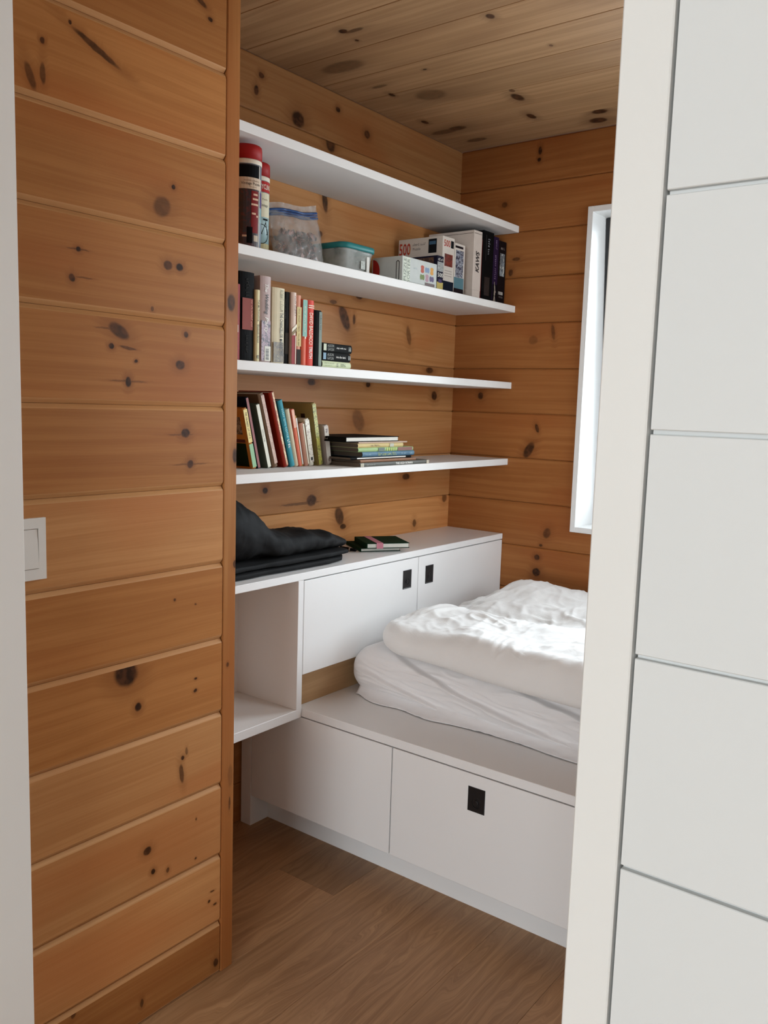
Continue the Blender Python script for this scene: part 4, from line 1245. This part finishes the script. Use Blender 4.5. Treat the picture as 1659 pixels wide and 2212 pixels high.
# narrow blue black puzzle
r, w = puzzle_box('small dark puzzle box with a white 500 and a yellow foot', -1.768, 2.597, 2.638, 0.124, 0.155, rgbm('indigo_carton', 40, 38, 58))
patch('front_print', (0.0002, w / 2, 0.0165), w * 0.96, 0.031, 'h', rgbm('yellow_foot', 176, 158, 84), r)
patch('front_print', (0.0003, w / 2, 0.086), w * 0.94, 0.033, 'h', picture('cross_stitch', [(60, 60, 58), (150, 150, 146), (96, 96, 94), (180, 178, 172)], 130), r)
lettering('500', (0.0006, w / 2, 0.057), w * 0.82, 0.015, 'h', WHITEINK, r, 0.01)
marks((0.0006, w / 2, 0.111), w * 0.8, 0.008, 'h', WHITEINK, r, 42)
patch('front_print', (0.0004, w / 2, 0.036), w * 0.5, 0.012, 'h', rgbm('violet_print', 58, 40, 92), r)
patch('side_print', (-0.083, -0.0002, 0.066), 0.135, 0.104, 's', picture('street_print', [(40, 28, 24), (84, 52, 36), (56, 50, 54), (120, 84, 56), (44, 44, 58)], 55), r)
# big white 500 piece puzzle
r, w = puzzle_box('tall white puzzle box with a big red 500 on its side', -1.790, 2.661, 2.739, 0.205, 0.20, PBW, lidz=0.15)
GRD = picture('red_gold_number', [(190, 66, 40), (172, 44, 34), (206, 120, 44)], 30)
lettering('500', (-0.170, -0.0002, 0.168), 0.052, 0.044, 's', GRD, r, 0.015)
patch('side_print', (-0.045, -0.0002, 0.172), 0.036, 0.05, 's', rgbm('badge_black', 34, 36, 40), r)
patch('side_print', (-0.045, -0.0006, 0.183), 0.028, 0.012, 's', rgbm('badge_blue', 66, 96, 120), r)
marks((-0.105, -0.0002, 0.182), 0.058, 0.008, 's', rgbm('grey_print_ink', 120, 112, 106), r, 61)
lettering('Puzzle', (-0.116, -0.0002, 0.166), 0.034, 0.009, 's', rgbm('grey_print_ink', 120, 112, 106), r)
patch('side_print', (-0.1, -0.0002, 0.06), 0.19, 0.112, 's', picture('market_print', [(30, 20, 20), (96, 40, 34), (44, 30, 28), (140, 96, 50), (50, 36, 40)], 45), r)
lettering('500', (0.0002, w * 0.36, 0.181), w * 0.52, 0.024, 'h', GRD, r, 0.01)
patch('front_print', (0.0002, w * 0.80, 0.181), w * 0.24, 0.026, 'h', rgbm('badge_black', 34, 36, 40), r)
patch('front_print', (0.0002, w * 0.52, 0.122), w * 0.68, 0.044, 'h', picture('maroon_print', [(84, 28, 22), (130, 50, 36), (70, 24, 22), (150, 70, 50)], 70), r)
patch('front_print', (0.0002, w * 0.5, 0.024), w * 0.98, 0.046, 'h', rgbm('navy_foot', 30, 38, 54), r)
for q in range(3): patch('print_line', (0.0003, w * 0.52, 0.066 + q * 0.009), w * 0.6, 0.002, 'h', rgbm('grey_print_ink', 150, 142, 134), r)
# second white puzzle
r, w = puzzle_box('white bordered puzzle box with a dark blue city picture', -1.790, 2.742, 2.813, 0.193, 0.19, PBW, lidz=0.14)
patch('front_print', (0.0002, w * 0.48, 0.120), w * 0.74, 0.098, 'h', picture('blue_city', [(28, 30, 44), (60, 70, 96), (36, 34, 50), (170, 176, 186), (50, 60, 90), (30, 28, 40)], 75), r)
patch('front_print', (0.0002, w * 0.47, 0.050), w * 0.92, 0.040, 'h', rgbm('sea_blue_print', 84, 120, 130), r)
patch('front_print', (0.0002, w * 0.47, 0.0155), w * 0.92, 0.029, 'h', rgbm('dark_foot', 42, 32, 36), r)
patch('front_print', (0.0002, w * 0.42, 0.180), w * 0.75, 0.008, 'h', rgbm('dark_foot', 42, 32, 36), r)
# white art puzzle
r, w = puzzle_box('large plain white box with bold black slanted lettering on its end', -1.775, 2.850, 2.908, 0.257, 0.21, rgbm('warm_white_carton', 204, 192, 182, 0.5), lidz=0.235)
lettering('KAWS', (0.0003, w * 0.48, 0.142), 0.079, 0.026, 'u', INK, r, 0.03, 0.25)
patch('lid_line', (0.0002, w * 0.5, 0.246), w * 0.96, 0.0016, 'h', rgbm('grey_line', 110, 100, 92), r)
patch('lid_line', (-0.105, -0.0002, 0.246), 0.2, 0.0016, 's', rgbm('grey_line', 110, 100, 92), r)
r, w = puzzle_box('thin dark red book beside the white box', -1.778, 2.9095, 2.9175, 0.232, 0.19, rgbm('oxblood', 84, 18, 14), name='thin_book')
r['category'] = 'book'
r, w = puzzle_box('wide black puzzle box with faint silver script', -1.775, 2.919, 2.996, 0.268, 0.21, rgbm('matt_black_carton', 17, 18, 19), lidz=0.25)
marks((0.0003, w * 0.52, 0.205), 0.07, 0.013, 'd', rgbm('silver_print', 150, 152, 158), r, 15)
patch('print_line', (0.0003, w * 0.25, 0.205), 0.095, 0.0012, 'd', rgbm('silver_dim', 70, 72, 76), r)
patch('front_print', (0.0003, w * 0.45, 0.06), w * 0.5, 0.07, 'h', picture('smoke_print', [(18, 18, 20), (34, 35, 38), (20, 20, 22), (44, 46, 50)], 40), r)
r, w = puzzle_box('slim purple puzzle box with a pale dancing figure', -1.775, 2.998, 3.036, 0.258, 0.20, rgbm('plum_carton', 52, 34, 66))
marks((0.0003, w * 0.45, 0.14), 0.095, 0.012, 'd', rgbm('mauve_print', 128, 108, 140), r, 25)
marks((0.0003, w * 0.5, 0.225), 0.04, 0.010, 'd', rgbm('mauve_print', 128, 108, 140), r, 24)
patch('front_print', (0.0002, w * 0.5, 0.04), w * 0.96, 0.07, 'h', rgbm('night_print', 20, 17, 24), r)
PALE = rgbm('pale_figure_print', 168, 156, 142)
fig = [((0.35, 0.085), (0.42, 0.07), 0.0016), ((0.42, 0.07), (0.5, 0.052), 0.0032), ((0.5, 0.052), (0.45, 0.034), 0.0045), ((0.45, 0.034), (0.3, 0.008), 0.002), ((0.45, 0.034), (0.62, 0.008), 0.002), ((0.5, 0.055), (0.7, 0.045), 0.0015)]
bm = bmesh.new()
for (a0, b0), (a1, b1), rr in fig:
    p0, p1 = Vector((a0 * w, b0)), Vector((a1 * w, b1))
    nn = Vector((-(p1 - p0).y, (p1 - p0).x)).normalized() * rr
    bm.faces.new([bm.verts.new((0.0009, q.x, q.y)) for q in (p0 - nn, p1 - nn, p1 + nn, p0 + nn)])
bm_obj('figure_print', bm, PALE, r)
r, w = puzzle_box('dark brown puzzle box with a silver blue photograph panel', -1.777, 3.040, 3.098, 0.250, 0.20, rgbm('espresso_carton', 30, 22, 24))
patch('front_print', (0.0002, w * 0.52, 0.158), w * 0.62, 0.088, 'h', picture('silver_photo', [(84, 96, 106), (150, 162, 168), (60, 68, 76), (196, 200, 196), (110, 124, 132)], 38), r)
lettering('1000', (0.0003, w * 0.45, 0.047), w * 0.6, 0.013, 'h', WHITEINK, r, 0.01)
lettering('PIECES', (0.0003, w * 0.5, 0.032), w * 0.5, 0.006, 'h', rgbm('dim_white', 130, 124, 120), r)
marks((0.0003, w * 0.5, 0.222), w * 0.5, 0.010, 'h', rgbm('dim_white', 130, 124, 120), r, 55)


# ---- two puzzle tubes with red caps
def tube_map(c, R, a0):
    """flat (s, z) on the tube wall, s measured along the arc from angle a0"""
    return lambda s, z, lift=0.0004: (c[0] + (R + lift) * math.cos(a0 + s / R), c[1] + (R + lift) * math.sin(a0 + s / R), z)


def wrap_patch(name, f, s0, s1, z0, z1, mat, parent, lift=0.0004, n=10):
    vs, fs = [], []
    for i in range(n + 1):
        s = s0 + (s1 - s0) * i / n
        vs += [f(s, z0, lift), f(s, z1, lift)]
    for i in range(n): fs.append((2 * i, 2 * i + 2, 2 * i + 3, 2 * i + 1))
    return mesh_obj(name, vs, fs, mat, parent)


def wrap_text(s, f, sc, zc, run, tall, mat, parent, bold=0.0, lift=0.0009):
    vs, fs, a = text_mesh(s, 1, bold)
    return mesh_obj('lettering', [f(sc + x * run, zc + y * tall, lift) for x, y in vs], fs, mat, parent)


def wrap_lines(name, f, lines, wd, mat, parent, lift=0.0008):
    vs, fs = [], []
    for p0, p1 in lines:
        p0, p1 = Vector(p0), Vector(p1)
        nn = Vector((-(p1 - p0).y, (p1 - p0).x)).normalized() * wd / 2
        b = len(vs)
        vs += [f(q.x, q.y, lift) for q in (p0 - nn, p1 - nn, p1 + nn, p0 + nn)]
        fs.append((b, b + 1, b + 2, b + 3))
    return mesh_obj(name, vs, fs, mat, parent)


CAPR = rgbm('red_cap_plastic', 150, 22, 20, 0.5)
TUBEC = rgbm('tube_cream', 222, 212, 194)


def puzzle_tube(label, cx, cy, R, body):
    r = empty('puzzle_tube', (cx, cy, Z2))
    tag(r, label, 'puzzle tube', 'red capped puzzle tubes on the second shelf')
    bm = bmesh.new(); add_lathe(bm, [(R, 0), (R, 0.232)], 48)
    o = bm_obj('body', bm, body, r); [setattr(p, 'use_smooth', len(p.vertices) == 4) for p in o.data.polygons]
    bm = bmesh.new(); add_lathe(bm, [(R + 0.0012, 0.2322), (R + 0.0012, 0.262), (R + 0.0004, 0.2685), (R - 0.003, 0.2715), (R * 0.3, 0.2725)], 48)
    o = bm_obj('cap', bm, CAPR, r); [setattr(p, 'use_smooth', len(p.vertices) == 4) for p in o.data.polygons]
    bm = bmesh.new(); add_lathe(bm, [(R + 0.0008, 0.220), (R + 0.0010, 0.2225), (R + 0.0010, 0.2298), (R + 0.0006, 0.2320)], 48)
    o = bm_obj('rim', bm, TUBEC, r); [setattr(p, 'use_smooth', len(p.vertices) == 4) for p in o.data.polygons]
    return r


# the picture faces the room at about 40 degrees towards the viewer
R = 0.042
r = puzzle_tube('puzzle tube with a dark London street picture, in front of the other', -1.792, 1.690, R, rgbm('tube_blue_grey', 128, 138, 150))
f = tube_map((0, 0), R, math.radians(-28))
wrap_patch('scene_panel', f, -0.05, 0.030, 0.0, 0.218, picture('night_street', [(26, 18, 18), (60, 30, 28), (36, 34, 40), (84, 30, 28), (30, 24, 26)], 60), r, 0.0003)
wrap_patch('scene_panel', f, -0.05, 0.0285, 0.184, 0.216, rgbm('tube_black', 24, 24, 26), r, 0.0005)
wrap_patch('white_line', f, 0.030, 0.0325, 0.0, 0.218, TUBEC, r, 0.0006, 2)
wrap_patch('phone_box_print', f, 0.004, 0.026, 0.040, 0.150, rgbm('phone_box_red', 120, 22, 22), r, 0.0006)
for z0, s0, s1 in ((0.138, 0.010, 0.024), (0.126, 0.008, 0.026), (0.112, 0.004, 0.026), (0.088, 0.006, 0.018), (0.082, 0.020, 0.026), (0.028, -0.02, -0.008)):
    wrap_patch('light_print', f, s0, s1, z0, z0 + 0.005, rgbm('warm_light_print', 212, 176, 150), r, 0.0008, 3)
wrap_patch('figure_print', f, -0.008, 0.008, 0.012, 0.055, rgbm('dark_figure', 22, 20, 22), r, 0.0008, 3)
wrap_patch('figure_print', f, 0.012, 0.026, 0.018, 0.034, rgbm('pale_pavement', 190, 176, 156), r, 0.0009, 3)
wrap_patch('label_panel', f, -0.05, 0.0385, 0.128 + 0.026, 0.184, rgbm('tube_label_cream', 206, 186, 164), r, 0.0010)
wrap_text('Vintage Puzzle', f, 0.004, 0.167, 0.056, 0.009, INK, r, 0, 0.0013)
wrap_text('museum collection', f, 0.006, 0.176, 0.045, 0.004, rgbm('tan_ink', 140, 110, 90), r, 0, 0.0013)
wrap_text('500 pieces', f, 0.008, 0.159, 0.022, 0.003, rgbm('tan_ink', 140, 110, 90), r, 0, 0.0013)
wrap_patch('tower_print', f, 0.036, 0.050, 0.11, 0.15, rgbm('violet_tower', 88, 72, 120), r, 0.0005, 3)
wrap_patch('sky_print', f, 0.0335, 0.055, 0.07, 0.11, picture('sea_print', [(90, 130, 130), (130, 160, 166), (110, 130, 110)], 50), r, 0.0005, 4)

R = 0.040
r = puzzle_tube('puzzle tube with a pale blue bicycle picture, nearer the wall', -1.892, 1.823, R, picture('sky_wrap', [(120, 152, 156), (146, 172, 172), (134, 160, 160)], 14))
f = tube_map((0, 0), R, math.radians(-20))
wrap_patch('red_band', f, -0.05, 0.05, 0.188, 0.2185, rgbm('band_red', 168, 34, 34), r, 0.0004)
wrap_text('CYCLING', f, 0.016, 0.203, 0.046, 0.014, TUBEC, r, 0.01)
wrap_patch('label_panel', f, -0.045, 0.036, 0.118, 0.186, rgbm('tube_label_ivory', 214, 206, 178), r, 0.0006)
wrap_text('Vintage', f, 0.010, 0.150, 0.03, 0.010, INK, r)
wrap_text('Puzzle', f, 0.014, 0.168, 0.02, 0.005, rgbm('tan_ink', 140, 110, 90), r)
wrap_patch('ground_print', f, -0.05, 0.05, 0.0, 0.028, picture('warm_ground', [(150, 70, 44), (176, 132, 84), (130, 52, 40)], 60), r, 0.0005)
wrap_patch('ground_print', f, -0.05, 0.05, 0.028, 0.044, rgbm('sand_print', 176, 164, 122), r, 0.0005)
wheel = [((0.002 + 0.026 * math.cos(2 * math.pi * k / 24), 0.070 + 0.027 * math.sin(2 * math.pi * k / 24)), (0.002 + 0.026 * math.cos(2 * math.pi * (k + 1) / 24), 0.070 + 0.027 * math.sin(2 * math.pi * (k + 1) / 24))) for k in range(24)]
bike = wheel + [((0.002, 0.070), (0.017, 0.103)), ((0.017, 0.110), (0.025, 0.070)), ((0.015, 0.099), (0.042, 0.096)), ((0.002, 0.070), (0.025, 0.070)), ((0.025, 0.070), (0.042, 0.094))]
wrap_lines('bicycle_print', f, bike, 0.0018, rgbm('bicycle_ink', 44, 44, 40), r)
wrap_patch('saddle_print', f, 0.007, 0.026, 0.109, 0.114, rgbm('bicycle_ink', 44, 44, 40), r, 0.0009, 3)

# ---- zip bag of puzzle pieces
zb = empty('zip_bag', (-1.855, 1.974, Z2))
tag(zb, 'clear plastic zip bag with a blue zip strip beside the tubes', 'plastic bag')
NU, NV = 44, 36


def zip_pt(u, v, side, k=1.0):
    y = -0.106 + 0.212 * u
    z = 0.0008 + (0.172 + 0.030 * u) * v + (0.004 * math.sin(u * 7)) * v
    fat = 0.040 * k * math.sin(math.pi * min(1, max(0, u))) ** 0.5 * (math.sin(math.pi * (0.12 + 0.88 * v) ** 0.85) ** 0.8 if v < 1 else 0)
    fat *= 1.0 if v < 0.75 else max(0.04, (1 - v) / 0.25)
    x = side * fat + 0.010 * noise.noise(Vector((y * 20, z * 18, 3 + side))) * (1 - v * 0.6) - 0.035 * v
    return Vector((x + 0.004 * ridge((y * 40, z * 30, 9)), y, z))


for side, nm in ((1, 'front_film'), (-1, 'back_film')):
    vs = [zip_pt(i / NU, j / NV, side) for i in range(NU + 1) for j in range(NV + 1)]
    fs = [(i * (NV + 1) + j, i * (NV + 1) + j + 1, (i + 1) * (NV + 1) + j + 1, (i + 1) * (NV + 1) + j) for i in range(NU) for j in range(NV)]
    mesh_obj(nm, vs, fs, clear_plastic('bag_film', (0.92, 0.91, 0.90), 0.26, 0.22), zb, True)
bm = bmesh.new()
for vv, rad in ((0.80, 0.0040), (0.84, 0.0028), (0.88, 0.0040)):
    add_tube(bm, [zip_pt(i / 24, vv, 0) + Vector((0.012 * math.sin(math.pi * i / 24), 0, 0)) for i in range(25)], rad, 8)
bm_obj('zip_strip', bm, rgbm('zip_blue', 44, 72, 120, 0.3), zb, True)
bm = bmesh.new()
random.seed(5)
for q in range(150):
    u, v = random.uniform(0.14, 0.86), random.uniform(0.03, 0.55)
    a, c = zip_pt(u, v, 1, 0.8), zip_pt(u, v, -1, 0.8)
    p = a.lerp(c, random.uniform(0.15, 0.85))
    s = 0.0085
    mtx = Matrix.Translation(p) @ Euler((random.uniform(0, 6), random.uniform(0, 6), random.uniform(0, 6))).to_matrix().to_4x4()
    vv = [bm.verts.new(mtx @ Vector((x * s, y * s, z * 0.0012))) for x in (-1, 1) for y in (-1, 1) for z in (-1, 1)]
    for idx in ((0, 1, 3, 2), (4, 6, 7, 5), (0, 4, 5, 1), (2, 3, 7, 6), (0, 2, 6, 4), (1, 5, 7, 3)): bm.faces.new([vv[i] for i in idx])
o = bm_obj('puzzle_pieces', bm, picture('piece_colours', [(96, 84, 78), (150, 110, 100), (120, 112, 108), (70, 60, 54), (170, 120, 112)], 90, kind='VORONOI'), zb)
o['kind'] = 'stuff'

# ---- food container with a teal lid
fc = empty('food_container', (-1.872, 2.198, Z2))
tag(fc, 'clear square food container with a teal lid', 'food container')


def rsq(a, b, r, n=6):
    out = []
    for cx, cy, s in ((a - r, b - r, 0), (-a + r, b - r, 1), (-a + r, -b + r, 2), (a - r, -b + r, 3)):
        for k in range(n + 1):
            t = math.pi / 2 * (s + k / n)
            out.append((cx + r * math.cos(t), cy + r * math.sin(t)))
    return out


def rsq_loft(name, levels, mat, parent, cap0=True, cap1=True):
    bm = bmesh.new()
    rings = [[bm.verts.new((x, y, z)) for x, y in rsq(a, b, r)] for a, b, r, z in levels]
    n = len(rings[0])
    for q in range(len(rings) - 1):
        for k in range(n): bm.faces.new((rings[q][k], rings[q][(k + 1) % n], rings[q + 1][(k + 1) % n], rings[q + 1][k]))
    if cap0: bm.faces.new(rings[0][::-1])
    if cap1: bm.faces.new(rings[-1])
    return bm_obj(name, bm, mat, parent, False)


o = rsq_loft('tub', [(0.055, 0.060, 0.018, 0.0005), (0.064, 0.070, 0.022, 0.006), (0.072, 0.079, 0.026, 0.070), (0.075, 0.082, 0.028, 0.072), (0.075, 0.082, 0.028, 0.078),
                     (0.0725, 0.0795, 0.026, 0.078), (0.070, 0.077, 0.025, 0.070), (0.062, 0.068, 0.021, 0.008), (0.050, 0.056, 0.016, 0.003)], clear_plastic('tub_plastic', (0.80, 0.84, 0.80), 0.34, 0.15), fc)
for p in o.data.polygons: p.use_smooth = len(p.vertices) == 4
o = rsq_loft('lid', [(0.074, 0.081, 0.028, 0.0785), (0.0785, 0.0855, 0.030, 0.0785), (0.080, 0.087, 0.031, 0.084), (0.080, 0.087, 0.031, 0.092), (0.077, 0.084, 0.029, 0.096), (0.068, 0.075, 0.024, 0.0965), (0.066, 0.073, 0.024, 0.0935)], rgbm('teal_lid_plastic', 46, 122, 122, 0.35), fc)
for p in o.data.polygons: p.use_smooth = len(p.vertices) == 4
patch('white_strip', (0.0705, 0.045, 0.040), 0.014, 0.050, 'h', WHITEINK, fc, 0.0015)  # narrow upright white strip on the tub front
patch('label_marks', (0.0700, 0.020, 0.036), 0.022, 0.026, 'h', picture('label_print', [(60, 60, 58), (150, 152, 140), (170, 172, 160), (90, 90, 84)], 90), fc, 0.0015)

# ================================================================== ON THE CABINET TOP
# ---- black folded bag
bagm = cloth('black_nylon', (0.006, 0.006, 0.0065), 0.75, 0.3, 1.0, 0.004, 0.0)
bagm.node_tree.nodes['Principled BSDF'].inputs['Specular IOR Level'].default_value = 0.2
bg_ = empty('folded_bag', (-1.87, 1.9, ZT))
tag(bg_, 'black nylon bag folded into a soft heap on the cabinet top', 'bag')


def loft_bag(name, rows, n=56, wrinkle=0.006, seed=0, sub=18):
    """rows: (y, xc, half depth, z0, z1, power)"""
    full = []
    for q in range(len(rows) - 1):
        for k in range(sub):
            t = smooth01(k / sub) * 0.5 + 0.5 * k / sub
            full.append([rows[q][i] + (rows[q + 1][i] - rows[q][i]) * t for i in range(6)])
    full.append(list(rows[-1]))
    bm = bmesh.new()
    rings = []
    for (y, xc, hd, z0, z1, pw) in full:
        ring = []
        for k in range(n):
            a = 2 * math.pi * k / n
            cx, cz = math.cos(a), math.sin(a)
            x = xc + hd * math.copysign(abs(cx) ** (2 / pw), cx)
            z = (z0 + z1) / 2 + (z1 - z0) / 2 * math.copysign(abs(cz) ** (2 / pw), cz)
            w = wrinkle * (fbm((x * 16 + seed, y * 12, z * 18), 3) + 0.9 * (ridge((y * 9 - z * 14 + seed, x * 12, z * 6)) - 0.5))
            w *= min(1, (z1 - z0) / 0.05)
            d = Vector((cx, 0, cz))
            p = Vector((x, y, z)) + d * w
            p.z = max(p.z, z0 if z0 > ZT + 0.002 else ZT + 0.0006)
            p.x = max(p.x, XS + 0.004)
            ring.append(bm.verts.new(p - Vector((-1.87, 1.9, ZT))))
        rings.append(ring)
    for q in range(len(rings) - 1):
        for k in range(n): bm.faces.new((rings[q][k], rings[q][(k + 1) % n], rings[q + 1][(k + 1) % n], rings[q + 1][k]))
    bm.faces.new(rings[0][::-1]); bm.faces.new(rings[-1])
    return bm_obj(name, bm, bagm, bg_, True)


loft_bag('bag_body', [(1.47, -1.885, 0.09, 0.93, 1.06, 2.6), (1.56, -1.885, 0.10, 0.93, 1.135, 2.4), (1.69, -1.885, 0.105, 0.93, 1.130, 2.3), (1.775, -1.885, 0.10, 0.928, 1.075, 2.3),
                      (1.83, -1.883, 0.10, 0.926, 1.022, 2.4), (1.89, -1.88, 0.10, 0.926, 0.998, 2.5), (2.01, -1.875, 0.095, 0.926, 1.000, 2.5), (2.10, -1.872, 0.088, 0.928, 0.985, 2.5), (2.165, -1.87, 0.072, 0.930, 0.965, 2.4), (2.19, -1.868, 0.05, 0.934, 0.952, 2.2)], wrinkle=0.0065, seed=1)
loft_bag('folded_layer', [(1.47, -1.885, 0.105, 0.9085, 0.930, 5), (1.8, -1.885, 0.108, 0.9085, 0.932, 5), (2.06, -1.878, 0.105, 0.909, 0.930, 5), (2.16, -1.872, 0.088, 0.910, 0.928, 4), (2.178, -1.872, 0.07, 0.913, 0.925, 3)], wrinkle=0.005, seed=4)
loft_bag('folded_layer', [(1.47, -1.885, 0.105, 0.8892, 0.909, 5), (1.8, -1.882, 0.108, 0.8892, 0.910, 5), (2.05, -1.876, 0.106, 0.8892, 0.910, 5), (2.12, -1.872, 0.095, 0.8892, 0.909, 4), (2.17, -1.872, 0.055, 0.891, 0.906, 3)], wrinkle=0.005, seed=8)

# ---- two green notebooks and a pen
GREEN = rgbm('green_cloth_cover', 20, 62, 42, 0.7)
GN2 = 'green notebooks on the cabinet top'


def notebook(label, loc, rz, w, d, t):
    """spine along local y at x=0 ; pages open towards +x"""
    r = empty('notebook', loc, (0, 0, rz))
    tag(r, label, 'notebook', GN2)
    bm = bmesh.new()
    add_box(bm, (0, 0, 0), (w, d, 0.0022), 0.0005)
    add_box(bm, (0, 0, t - 0.0022), (w, d, t), 0.0005)
    add_box(bm, (0, 0, 0.0022), (0.0025, d, t - 0.0022))
    bm_obj('cover', bm, GREEN, r)
    box('pages', (0.0026, 0.003, 0.0023), (w - 0.003, d - 0.003, t - 0.0023), rgbm('notebook_pages', 214, 214, 204, 0.8), r)
    return r


ANG = 0.963
r = notebook('green notebook lying underneath the banded one', (-1.852, 2.310, ZT + 0.0004), ANG + 0.05, 0.150, 0.165, 0.0130)
r = notebook('green notebook with a pink paper band on top of another', (-1.830, 2.317, ZT + 0.0138), ANG, 0.158, 0.160, 0.0185)
band_m = rgbm('pink_band_paper', 196, 128, 142, 0.7)
bm = bmesh.new()
add_box(bm, (0.036, -0.0006, 0.0186), (0.060, 0.1606, 0.0192))
add_box(bm, (0.036, -0.0006, -0.0003), (0.060, -0.0001, 0.0186))
add_box(bm, (0.036, 0.1601, -0.0003), (0.060, 0.1606, 0.0186))
bm_obj('paper_band', bm, band_m, r)
pn = empty('pen', (-1.895, 2.286, ZT + 0.0070))
tag(pn, 'black pen lying between the bag and the green notebooks', 'pen')
bm = bmesh.new()
p0, p1 = Vector((-0.040, 0.012, 0)), Vector((0.036, 0.008, 0))
D = (p1 - p0)
prof = [(0.0, 0.0045), (0.02, 0.0062), (0.60, 0.0064), (0.62, 0.0058), (0.95, 0.0050), (1.0, 0.0030)]
add_tube(bm, [p0 + D * t for t, _ in prof], [q for _, q in prof], 14)
bm_obj('barrel', bm, rgbm('pen_black', 26, 24, 24, 0.35), pn, True)
bm = bmesh.new()
add_tube(bm, [p0 + D * 0.60, p0 + D * 0.66], 0.0067, 14)
bm_obj('ring', bm, plain('pen_metal', (0.55, 0.53, 0.5), 0.3, 0.05, 30, 0.5, 1.0), pn, True)
